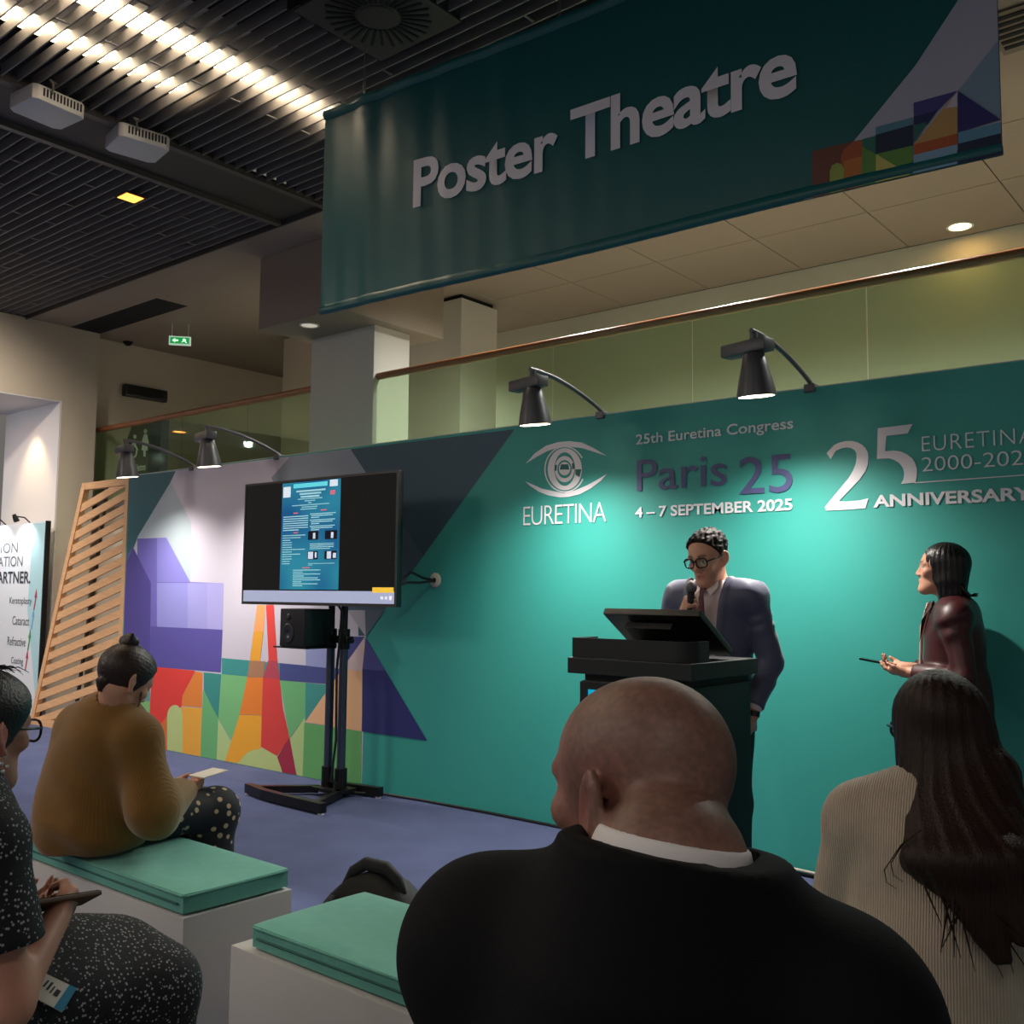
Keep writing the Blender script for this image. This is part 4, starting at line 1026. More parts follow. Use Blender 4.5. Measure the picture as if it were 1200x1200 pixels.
def face_paint(hd, skin, lip, brow, stubble=None, beard=0.0, scalp=0.0, red=None):
    skin, lip, brow = map(lambda c: srgbl(*c), (skin, lip, brow))
    def fn(P):
        q = hd.loc(P); x, y, z = q[:, 0], q[:, 1], q[:, 2]
        c = np.tile(skin, (len(P), 1))
        nz = np.random.RandomState(1).uniform(-.4, .4, len(P))
        if red is not None:
            c = mixc(c, srgbl(*red), np.exp(-((np.abs(x)-.083)/.014)**2)*np.exp(-((z+.004)/.05)**2)*np.exp(-((y+.01)/.035)**2)*.8)
        if beard: c = mixc(c, srgbl(*stubble), beard*ss(-z, .035, .065)*ss(y, -.01, .03)*(.8+.4*nz))
        if scalp:
            hair = ss(z, -.045, .0)*ss(-y, -.062, -.03) + 0
            c = mixc(c, srgbl(*stubble), scalp*hair*(.75+.5*nz))
        near = (y > .06)
        lipm = np.exp(-((z+.067)/.0095)**2*1.0)*np.exp(-(x/.020)**4)*near
        c = mixc(c, lip, lipm*.75)
        bm = np.exp(-((z-.026-.10*np.minimum(np.abs(x), .03))/.0062)**2)*ss(np.abs(x), .010, .016)*ss(-np.abs(x), -.054, -.046)*near
        c = mixc(c, brow, bm*.9)
        ey = (np.hypot(np.abs(x)-.032, z+.001) < .0118) & (y > .083)
        c = mixc(c, srgbl(225, 220, 215), ey*1.0*(np.abs(z+.001) < .006))
        ir = (np.hypot(np.abs(x)-.032, z+.001) < .0055) & (y > .083)
        c = mixc(c, srgbl(40, 26, 20), ir*1.0)
        lid = (np.hypot(np.abs(x)-.032, z+.001) < .0145) & (y > .08) & (np.abs(z-.0065) < .0022)
        c = mixc(c, srgbl(50, 34, 28), lid*.8)
        return c
    return fn
def lens_glasses(parent, hd, cm, r=.0235, square=.25, tlen=.105, y0=.112, w=.0022, z0=.001, tx=.079, lens=True):
    """frame with two rims, bridge and temples in head space; each is a part"""
    g = empty('glasses'); g.parent = parent
    g['label'] = 'dark framed glasses'
    def T(q): return tuple(hd.pt(*q))
    for sx in (1, -1):
        pts = []
        for k in range(25):
            a = 2*math.pi*k/24; c_, s_ = math.cos(a), math.sin(a)
            rr = r*(1+square*.25*(abs(math.sin(2*a))))
            pts.append(T((sx*.034+rr*1.12*c_, y0-.008*((sx*.034+rr*1.12*c_)/.06)**2, z0+rr*.88*s_)))
        MB().tube(pts, w, 8, cap=False).build('rim', cm, g, smooth=True)
        if lens:
            MB().add(pts[:-1], [tuple(range(24))]).build('lens', glass_lens, g)
        MB().tube([T((sx*.062, y0-.008, z0+.006)), T((sx*.072, y0-.016, z0+.007)), T((sx*tx, .05, z0+.006)), T((sx*tx, .0, z0+.005)), T((sx*(tx-.002), -.018, z0-.01))], w*.95, 8).build('temple', cm, g, smooth=True)
    MB().tube([T((-.012, y0, z0+.006)), T((0, y0+.003, z0+.009)), T((.012, y0, z0+.006))], w, 8).build('bridge', cm, g, smooth=True)
    return g
glass_lens = bpy.data.materials.new('lens_glass'); glass_lens.use_nodes = True
nt = glass_lens.node_tree; nt.nodes.clear()
out = nt.nodes.new('ShaderNodeOutputMaterial'); mx = nt.nodes.new('ShaderNodeMixShader'); tr = nt.nodes.new('ShaderNodeBsdfTransparent'); gl = nt.nodes.new('ShaderNodeBsdfGlossy')
mx.inputs[0].default_value = .10; tr.inputs[0].default_value = (.95, .96, .97, 1); gl.inputs['Roughness'].default_value = .03
nt.links.new(tr.outputs[0], mx.inputs[1]); nt.links.new(gl.outputs[0], mx.inputs[2]); nt.links.new(mx.outputs[0], out.inputs[0])
frame_black = mat('frame_black', (14, 13, 14), .25)
def place(o, loc, rz): o.location = loc; o.rotation_euler = (0, 0, rz); return o
def bb(*pts, m=.12):
    a = np.array(pts, float); return a.min(0)-m, a.max(0)+m
def hair_mat(name, c, spec=.5, rough=.42, sc=(260, 260, 10)):
    m = mat(name, c, rough, var=.35, vscale=1.0, stretch=sc, bump=.5, bscale=1.0, spec=spec)
    return m
# ================================================================== A: speaker at the lectern
def speaker():
    hd = Head((.0, .055, 1.600), rotm(-6, -17, 2), .99)
    ps = Pose(pe=(0, 0, .95), ch=(0, .0, 1.26), sl=(-.170, -.005, 1.415), sr=(.170, .0, 1.405), nk=(0, -.005, 1.47))
    aR = ((.190, .0, 1.395), (.250, .100, 1.150), (.030, .232, 1.330)); aL = ((-.190, -.005, 1.405), (-.262, -.035, 1.13), (-.232, .085, .925))
    lR = ((.09, 0, .90), (.10, .02, .50), (.105, -.01, .09)); lL = ((-.09, 0, .90), (-.10, .02, .50), (-.105, -.01, .09))
    tor = lambda o=0, **k: torso_fn(ps.pe, ps.ch, ps.sl, ps.sr, ps.nk, o=o, **k)
    head = hd.wrap(head_shape(0, False))
    neck = cap(hd.pt(0, -.018, -.05), (0, -.01, 1.44), .054, .060)
    mic_d = np.array((-.10, .10, .36)); mic_d /= np.linalg.norm(mic_d)
    hR = hand_fn(aR[2], (-.45, .30, .78), (-.55, -.70, .0), 1, curls=[(62, 72, 40), (66, 74, 42), (70, 76, 44), (72, 78, 45)], tc=(30, 30), spread=2)
    hL = hand_fn(aL[2], (.05, .25, -1), (.9, .1, .1), 1, curl=(25, 32, 25))
    body = U(.008, U(.012, U(.03, head, neck), U(.03, tor(-.006), neck, leg_fn(lR, o=-.006), leg_fn(lL, o=-.006)), U(.012, arm_fn(aR), hR), U(.012, arm_fn(aL), hL), foot_fn((.105, -.02, .05), (.12, .16, .035)), foot_fn((-.105, -.02, .05), (-.12, .16, .035))), hd.wrap(ears_fn(.88)))
    lo, hi = (-.40, -.25, -.02), (.40, .42, 1.80)
    skin = face_paint(hd, (222, 166, 136), (180, 104, 94), (34, 24, 20), (140, 104, 88), beard=.4)
    o = body_obj('person', body, lo, hi, .006, skin_mat('skin_speaker'), None, skin)
    tag(o, 'man in navy suit with glasses speaking into a microphone behind the lectern', 'person')
    # shirt
    sh = Int(Int(U(.02, tor(.004), cap((0, -.012, 1.44), (0, -.004, 1.487), .066, .062)), half((0, 0, .9), (0, 0, -1))), half((0, .03, 1.497), (0, -.10, 1)))
    sh = Dis(sh, waves(3, 8, 20, 60, .0022))
    body_obj('shirt', sh, (-.3, -.2, .85), (.3, .25, 1.55), .007, mat('shirt_pale', (232, 214, 212), .7, bump=.2, bscale=40), o)
    for sx in (1, -1):   # collar points
        MB().add([(sx*.012, .088, 1.470), (sx*.052, .052, 1.505), (sx*.060, .075, 1.462), (sx*.042, .118, 1.425), (sx*.016, .102, 1.452), (sx*.052, .046, 1.498)], [(0, 1, 2, 3, 4)]).build('collar', mat('shirt_pale', (232, 214, 212), .7), o)
    MB().add([(-.016, .105, 1.468), (.016, .105, 1.468), (.011, .122, 1.430), (-.011, .122, 1.430), (-.012, .092, 1.465), (.012, .092, 1.465)], [(0, 1, 2, 3), (0, 4, 5, 1), (0, 3, 4), (1, 5, 2)]).build('tie_knot', mat('tie', (84, 22, 44), .5, var=.2, vscale=90), o)
    tie = MB(); rows = [(1.430, .011, .122), (1.38, .019, .131), (1.30, .026, .134), (1.20, .032, .137), (1.10, .038, .140), (1.00, .042, .140), (.96, .004, .140)]
    vs = [(sx*w, y+.004*(1-abs(sx)), z) for z, w, y in rows for sx in (-1, 0, 1)]
    tie.add(vs, [(i*3+k, i*3+k+1, i*3+k+4, i*3+k+3) for i in range(len(rows)-1) for k in (0, 1)]).build('tie', mat('tie', (84, 22, 44), .5), o, smooth=True)
    # jacket
    def opening(P):
        x, y, z = P[:, 0], P[:, 1], P[:, 2]
        w = np.interp(z, [.8, 1.0, 1.15, 1.30, 1.42, 1.50], [.10, .075, .062, .068, .075, .085]).astype(f32)
        return np.maximum(np.abs(x+.006)-w, .02-y)
    jt = U(.03, tor(.025), cap((0, -.02, 1.43), (0, -.02, 1.478), .082, .076))
    jt = U(.03, jt, cap((0, .0, 1.05), (0, .0, .84), .165, .185))
    sl_ = lambda a: U(.02, cap(a[0], a[1], .066, .056), cap(a[1], np.array(a[1])+(np.array(a[2])-np.array(a[1]))*.90, .056, .044))
    def cuff(a): d = np.array(a[2])-np.array(a[1]); return half(np.array(a[1])+d*.93, d)
    def flat(P): return ell((0, 0, 0), (1, 1, 1))(P)
    jt2 = Int(Int(Sub(jt, opening, .006), half((0, 0, .815), (0, 0, -1))), half((0, .02, 1.498), (0, -.25, 1)))
    jk = U(.022, jt2, Int(sl_(aR), cuff(aR)), Int(sl_(aL), cuff(aL)))
    lap = lambda P: -.006*np.exp(-((opening(P)-.018)/.017)**4)*(P[:, 1] > .04)*(P[:, 2] > 1.08)
    def folds(P):
        x, y, z = P[:, 0], P[:, 1], P[:, 2]; m = ss(np.abs(x), .17, .22)
        return -.0022*m*np.sin(46*z+40*y+4*np.sin(24*z)+20*x)
    jk = Dis(Dis(Dis(jk, waves(5, 9, 14, 40, .003)), folds), lap)
    jk = Sub(jk, tor(.008), .002)
    jm = mat('suit_navy', (80, 84, 112), .5, bump=.15, bscale=300, sheen=.3)
    body_obj('jacket', jk, (-.42, -.28, .78), (.42, .42, 1.56), .006, jm, o)
    body_obj('trousers', Dis(Int(U(.03, leg_fn(lR, o=.02), leg_fn(lL, o=.02), ell((0, 0, .93), (.175, .135, .12))), half((0, 0, .05), (0, 0, -1))), waves(8, 8, 12, 36, .003)), (-.3, -.25, .02), (.3, .25, 1.08), .009, mat('trousers_navy', (30, 32, 46), .7), o)
    for a in (aR, aL):
        d = np.array(a[2])-np.array(a[1]); d /= np.linalg.norm(d); w = np.array(a[2])
        MB().tube([w-d*.035, w+d*.004], .033, 16).build('cuff', mat('shirt_pale', (232, 214, 212), .7), o, smooth=True, angle=.8)
    w = np.array(aL[2]); MB().tube([w+np.array((.0, .004, -.006)), w+np.array((0, .01, -.028))], .032, 16).build('watch', frame_black, o)
    for sx in (1, -1): body_obj('shoe', Int(U(.02, cap((sx*.105, -.03, .045), (sx*.123, .17, .03), .045, .038)), half((0, 0, .002), (0, 0, -1))), (sx*.115-.1, -.13, -.02), (sx*.115+.1, .27, .14), .008, mat('shoe_black', (16, 15, 15), .3), o)
    # hair: short dark curls
    def keep(q): return np.maximum(q[:, 1]-(.004+.76*q[:, 2]) , -(q[:, 2]+.045-.55*np.maximum(q[:, 1], -.02)))
    cur = waves(12, 14, 150, 330, .0045)
    hairf = lambda P: np.maximum(skull()(hd.loc(P))-.004-.010*ss(hd.loc(P)[:, 2], .0, .09)+cur(P)*ss(hd.loc(P)[:, 2], -.02, .08), keep(hd.loc(P)))*.8
    lo_, hi_ = np.array(hd.c)-.17, np.array(hd.c)+.17
    body_obj('hair', Int(hairf, lambda P: -hd.wrap(Off(skull(), -.004))(P)), lo_, hi_, .0045, hair_mat('hair_speaker', (34, 26, 23), spec=.2, rough=.65), o)
    lens_glasses(o, hd, frame_black, r=.0235, w=.0034, square=.7)
    P = atd(830, 652, 4.6)
    place(o, (P[0], P[1]+.055, P[2]-1.605), math.pi)
    return o, aR, mic_d
spk, aR_, mic_d = speaker()
Ms = Matrix.Translation(spk.location) @ Matrix.Rotation(math.pi, 4, 'Z')
mc = empty('microphone'); tag(mc, 'black handheld microphone with grey ball held at the speaker\'s mouth', 'microphone')
g0 = np.array((-.022, .262, 1.398)); md = np.array((-.06, -.06, 1.0)); md /= np.linalg.norm(md)
def wm(p): return Ms @ Vector(tuple(p))
mc.location = wm(g0-md*.13); inv = -Vector(mc.location)
def lm_(p): return tuple(wm(p)+inv)
MB().tube([lm_(g0-md*.13), lm_(g0-md*.03), lm_(g0+md*.045)], [.011, .013, .017], 14).build('handle', mat('mic_black', (22, 22, 24), .35), mc, smooth=True, angle=.8)
MB().tube([lm_(g0+md*.042), lm_(g0+md*.048), lm_(g0+md*.062), lm_(g0+md*.078), lm_(g0+md*.09), lm_(g0+md*.095)], [.019, .023, .0255, .023, .014, .004], 16).build('grille', mat('mic_grille', (112, 108, 112), .35, metal=.7, bump=.6, bscale=500), mc, smooth=True)

# ================================================================== B: standing woman with phone
def presenter():
    hd = Head((0, .028, 1.512), rotm(4, 6, 0), .935)
    pe, ch, sl, sr, nk = (0, -.01, .93), (0, -.018, 1.195), (-.143, -.032, 1.298), (.143, -.032, 1.298), (0, -.028, 1.315)
    aL = ((-.154, -.032, 1.285), (-.205, -.070, 1.035), (-.085, .165, 1.045)); aR = ((.154, -.032, 1.285), (.20, -.045, 1.045), (.085, .19, 1.055))
    lR = ((.08, 0, .88), (.08, .02, .47), (.085, -.02, .09)); lL = ((-.08, 0, .88), (-.085, .03, .47), (-.09, .0, .09))
    tor = lambda o=0: torso_fn(pe, ch, sl, sr, nk, w=.145, dp=.105, o=o, shr=.05)
    head = hd.wrap(head_shape(1.0, False)); neck = cap(hd.pt(0, -.02, -.05), (0, -.012, 1.36), .046, .052)
    hL = hand_fn(aL[2], (.16, 1, -.02), (.25, -.05, 1), -1, L=.165, curl=(22, 28, 18), tc=(40, 30)); hR = hand_fn(aR[2], (-.16, 1, .05), (-.25, -.05, 1), 1, L=.165, curl=(28, 34, 20), tc=(40, 30))
    body = U(.012, U(.03, head, neck), U(.03, tor(-.006), neck, leg_fn(lR, .078, .052, .036), leg_fn(lL, .078, .052, .036)), U(.012, arm_fn(aR, .042, .034, .024), hR), U(.012, arm_fn(aL, .042, .034, .024), hL), foot_fn((.085, -.03, .05), (.095, .13, .03), .032), foot_fn((-.09, -.01, .05), (-.10, .15, .03), .032))
    skin = face_paint(hd, (204, 150, 124), (168, 92, 84), (30, 22, 20))
    o = body_obj('person', body, (-.36, -.25, -.02), (.36, .45, 1.70), .006, skin_mat('skin_presenter'), None, skin)
    tag(o, 'dark haired woman in burgundy leather jacket standing in profile with a phone', 'person')
    top = Int(Int(tor(.004), half((0, 0, .85), (0, 0, -1))), half((0, .06, 1.36), (0, .55, 1)))
    body_obj('blouse', top, (-.28, -.2, .8), (.28, .2, 1.48), .008, mat('blouse_dark', (46, 34, 38), .7), o)
    def opening(P):
        w = np.interp(P[:, 2], [.7, 1.0, 1.2, 1.35], [.085, .065, .05, .055]).astype(f32)
        return np.maximum(np.abs(P[:, 0])-w, .01-P[:, 1])
    jt = U(.03, tor(.020), Int(cap((0, -.03, 1.29), (0, -.033, 1.375), .070, .058), half((0, .0, 1.368), (0, -.25, 1))), cap((0, -.01, .98), (0, -.015, .70), .150, .168))
    jt = Int(Sub(jt, opening, .005), half((0, 0, .70), (0, 0, -1)))
    sl_ = lambda a: U(.02, cap(a[0], a[1], .062, .052), cap(a[1], np.array(a[1])+(np.array(a[2])-np.array(a[1]))*.86, .052, .040))
    def cuff(a): d = np.array(a[2])-np.array(a[1]); return half(np.array(a[1])+d*.88, d)
    jk = U(.02, jt, Int(sl_(aR), cuff(aR)), Int(sl_(aL), cuff(aL)))
    def folds(P):
        m = ss(np.abs(P[:, 0]), .13, .18); return -.003*m*np.sin(44*P[:, 2]+34*P[:, 1]+2*np.sin(25*P[:, 2]))
    jk = Sub(Dis(Dis(jk, waves(15, 9, 16, 48, .0035)), folds), tor(-.004), .002)
    body_obj('jacket', jk, (-.40, -.30, .66), (.40, .40, 1.48), .006, mat('leather_burgundy', (70, 26, 30), .42, var=.12, vscale=8), o)
    for sx in (1, -1):
        MB().add([(sx*.050, .098, 1.330), (sx*.048, .072, 1.375), (sx*.078, .066, 1.345), (sx*.070, .112, 1.28), (sx*.052, .125, 1.18)], [(0, 1, 2, 3, 4)]).build('lapel', mat('leather_burgundy', (70, 26, 30), .34), o)
    MB().tube([(-.045, .085, 1.36), (-.03, .118, 1.25), (-.01, .128, 1.1), (0, .13, 1.0)], .006, 8).tube([(.045, .085, 1.36), (.03, .118, 1.25), (.01, .128, 1.1), (0, .13, 1.0)], .006, 8).build('lanyard', mat('lanyard_pink', (226, 190, 176), .6), o)
    body_obj('trousers', Int(U(.03, leg_fn(lR, .085, .06, .05, .018), leg_fn(lL, .085, .06, .05, .018), ell((0, -.01, .92), (.165, .13, .12))), half((0, 0, .05), (0, 0, -1))), (-.3, -.25, .02), (.3, .25, 1.06), .009, mat('trousers_black', (22, 20, 22), .7), o)
    for sx, y in ((1, -.03), (-1, -.01)): body_obj('shoe', Int(cap((sx*.088, y, .045), (sx*.098, y+.17, .028), .040, .032), half((0, 0, .002), (0, 0, -1))), (sx*.09-.1, y-.1, -.02), (sx*.09+.1, y+.26, .14), .008, mat('shoe_black', (16, 15, 15), .3), o)
    # straight bob with a flick at the nape
    def hairf(P):
        q = hd.loc(P); x, y, z = q[:, 0], q[:, 1], q[:, 2]
        a = U(.03, ell((0, -.018, .040), (.092, .112, .098)), ell((0, -.035, -.045), (.094, .088, .105)), ell((0, -.052, -.12), (.086, .066, .07)))(q)
        an = np.arctan2(y+.02, x); st = .0014*np.sin(an*22+9*z+2*np.sin(9*z))+.0010*np.sin(an*47+5*z)
        face = np.maximum(-(y-(.066+.20*(z-.0)-.035*ss(-z, .02, .1))), z-.078-.0)    # open in front below the fringe
        cut = np.maximum(-(face), -1)
        f = np.maximum(a+st, -np.maximum(face, np.abs(x)-.2))
        f = np.maximum(f, -(z+.155+.25*(y+.05)))
        return f*hd.s*.9
    body_obj('hair', Int(hairf, lambda P: -hd.wrap(Off(skull(), -.004))(P)), np.array(hd.c)-.2, np.array(hd.c)+.18, .0048, hair_mat('hair_black', (18, 14, 13), rough=.36), o)
    fl = MB()
    for k in range(9):
        x = -.06+.015*k
        fl.tube([tuple(hd.pt(x, -.092, -.06)), tuple(hd.pt(x*1.05, -.112, -.095)), tuple(hd.pt(x*1.1, -.130-.004*(k % 3), -.112)), tuple(hd.pt(x*1.1, -.158-.012*(k % 2), -.112+.008*(k % 3)))], [.012, .009, .006, .0015], 6)
    fl.build('hair_flick', hair_mat('hair_black', (18, 14, 13)), o, smooth=True)
    P = atd(1106, 667, 4.55)
    th = math.radians(100)
    fx, fy = -math.sin(th), math.cos(th)
    place(o, (P[0]-fx*.02, P[1]-fy*.02, P[2]-1.515), th)
    return o, aL, aR, th
prs, aL_, aR2, thb = presenter()
Mp = Matrix.Translation(prs.location) @ Matrix.Rotation(thb, 4, 'Z')
ph = empty('smartphone'); tag(ph, 'black smartphone held flat in the standing woman\'s hands', 'phone')
ph.matrix_world = Mp @ Matrix.Translation((.0, .315, 1.083)) @ Matrix.Rotation(math.radians(9), 4, 'X')
MB().box((-.038, -.08, -.005), (.038, .08, .004)).build('case', frame_black, ph, bevel=.004)
MB().box((-.034, -.076, .0042), (.034, .076, .0050)).build('screen', mat('phone_screen', (20, 24, 34), .1), ph)
def fabric_dots(name, base, dot, scale, thr, rnd=.9, rough=.8):
    m = bpy.data.materials.new(name); m.use_nodes = True; nt = m.node_tree; b = nt.nodes['Principled BSDF']; b.inputs['Roughness'].default_value = rough
    t = nt.nodes.new('ShaderNodeTexCoord'); v = nt.nodes.new('ShaderNodeTexVoronoi'); v.inputs['Scale'].default_value = scale; v.inputs['Randomness'].default_value = rnd
    r = nt.nodes.new('ShaderNodeValToRGB'); r.color_ramp.elements[0].color = rgb(*dot); r.color_ramp.elements[0].position = thr; r.color_ramp.elements[1].color = rgb(*base); r.color_ramp.elements[1].position = thr+.05
    nt.links.new(t.outputs['Object'], v.inputs['Vector']); nt.links.new(v.outputs['Distance'], r.inputs[0]); nt.links.new(r.outputs[0], b.inputs['Base Color'])
    return m
def knit(name, c, scale=120, strength=.6, axis='X', rough=.9):
    m = mat(name, c, rough, var=.10, vscale=14, sheen=.3, spec=.2); nt = m.node_tree; b = nt.nodes['Principled BSDF']
    t = nt.nodes.new('ShaderNodeTexCoord'); w = nt.nodes.new('ShaderNodeTexWave'); w.wave_type = 'BANDS'; w.bands_direction = axis; w.inputs['Scale'].default_value = scale; w.inputs['Distortion'].default_value = .6
    bp = nt.nodes.new('ShaderNodeBump'); bp.inputs['Strength'].default_value = strength; bp.inputs['Distance'].default_value = .003
    nt.links.new(t.outputs['Object'], w.inputs['Vector']); nt.links.new(w.outputs['Fac'], bp.inputs['Height']); nt.links.new(bp.outputs['Normal'], b.inputs['Normal'])
    return m
def world_to_local(P, loc, th):
    d = np.array(P, float)-np.array(loc, float); c, s = math.cos(th), math.sin(th)
    return np.array((c*d[0]+s*d[1], -s*d[0]+c*d[1], d[2]))
def seated_legs(dx=.10, y0=.0, knee=.42, zs=.62, zk=.565, fy=.42):
    return [((s*dx*.85, y0, zs), (s*dx, knee, zk), (s*dx, fy, .10)) for s in (1, -1)]

# ================================================================== C: bald man in black, foreground
def bald_man():
    th = math.radians(14)
    hp = atd(752, 927, 1.05)
    loc = np.array((hp[0]+.045, hp[1]-.055, 0)); q = world_to_local(hp, loc, th)
    hd = Head(q, rotm(66, -2, 0), .985)
    ps = dict(pe=(0, -.05, .645), ch=(.0, -.03, .91), sl=(-.158, -.015, 1.055), sr=(.165, -.015, 1.05), nk=(0, .0, 1.115))
    aR = ((.180, -.01, 1.03), (.235, .08, .80), (.10, .30, .68)); aL = ((-.172, -.01, 1.035), (-.215, .10, .80), (-.10, .32, .68))
    lR, lL = seated_legs(.12)
    tor = lambda o=0: torso_fn(o=o, w=.175, dp=.135, shr=.062, **ps)
    nb = np.array((.019, -.012, 1.162))
    neck = U(.03, cap(hd.pt(0, -.026, -.085), nb+np.array((.004, .0, .0)), .058, .070), cap(hd.pt(.0, -.050, -.06), nb+np.array((.008, -.02, .0)), .046, .060))
    head = hd.wrap(head_shape(0, False))
    hands = [hand_fn(aR[2], (-.5, .8, -.2), (-.3, -.2, -1), 1), hand_fn(aL[2], (.5, .8, -.2), (.3, -.2, -1), -1)]
    body = U(.007, U(.012, U(.026, head, neck), U(.03, tor(-.01), neck, leg_fn(lR), leg_fn(lL)), U(.012, arm_fn(aR), hands[0]), U(.012, arm_fn(aL), hands[1]), foot_fn((.12, .40, .05), (.13, .56, .035)), foot_fn((-.12, .40, .05), (-.13, .56, .035))), hd.wrap(ears_fn(1.14)))
    roll = lambda P: .0016*np.sin(hd.loc(P)[:, 2]*230)*np.exp(-((hd.loc(P)[:, 2]+.075)/.02)**2)
    paint = face_paint(hd, (150, 106, 92), (150, 86, 78), (50, 38, 32), (80, 66, 58), beard=.35, scalp=.7, red=(176, 84, 76))
    fine = hd
    o = body_obj('person', Dis(body, roll), (-.42, -.30, -.02), (.42, .62, 1.40), .0065, skin_mat('skin_bald', .16, 140), None, paint)
    tag(o, 'bald man in black jacket seated in the foreground with his back turned', 'person')
    sc_ = Int(Int(Off(neck, .006), half(nb+np.array((0, -.02, .034)), (.10, .17, 1))), half(nb+np.array((0, 0, -.05)), (0, 0, -1)))
    body_obj('shirt_collar', sc_, nb-.16, nb+.16, .004, mat('collar_white', (226, 220, 222), .7), o)
    jt = U(.04, tor(.022), Int(cap(nb+np.array((.004, -.022, -.08)), nb+np.array((.006, -.022, .03)), .135, .104), half(nb+np.array((0, -.02, .024)), (.10, .16, 1))), cap((0, -.05, .75), (0, -.06, .58), .17, .18))
    jt = Int(jt, half((0, 0, .512), (0, 0, -1)))
    sl_ = lambda a: U(.03, cap(a[0], a[1], .072, .064), cap(a[1], np.array(a[1])+(np.array(a[2])-np.array(a[1]))*.9, .064, .050))
    def opening(P): return np.maximum(np.abs(P[:, 0])-.06, .03-P[:, 1])
    jk = U(.05, Sub(jt, opening, .006), sl_(aR), sl_(aL))
    jk = Dis(jk, waves(21, 10, 9, 26, .0045))
    jk = Int(jk, half((0, 0, .510), (0, 0, -1))); jk = Sub(jk, Off(neck, .009), .003); jk = Sub(jk, tor(.0), .003)
    body_obj('jacket', jk, (-.46, -.34, .46), (.46, .44, 1.22), .008, mat('jacket_black', (9, 9, 12), .85, spec=.2, bump=.12, bscale=250), o)
    body_obj('trousers', Int(U(.03, leg_fn(lR, o=.02), leg_fn(lL, o=.02), ell((0, -.05, .63), (.19, .16, .115))), half((0, 0, .06), (0, 0, -1))), (-.32, -.28, .03), (.32, .58, .80), .010, mat('trousers_black', (22, 20, 22), .7), o)
    for sx in (1, -1): body_obj('shoe', Int(cap((sx*.12, .36, .045), (sx*.133, .56, .03), .046, .038), half((0, 0, .002), (0, 0, -1))), (sx*.125-.1, .26, -.02), (sx*.125+.1, .66, .14), .009, mat('shoe_black', (16, 15, 15), .3), o)
    place(o, loc, th)
bald_man()

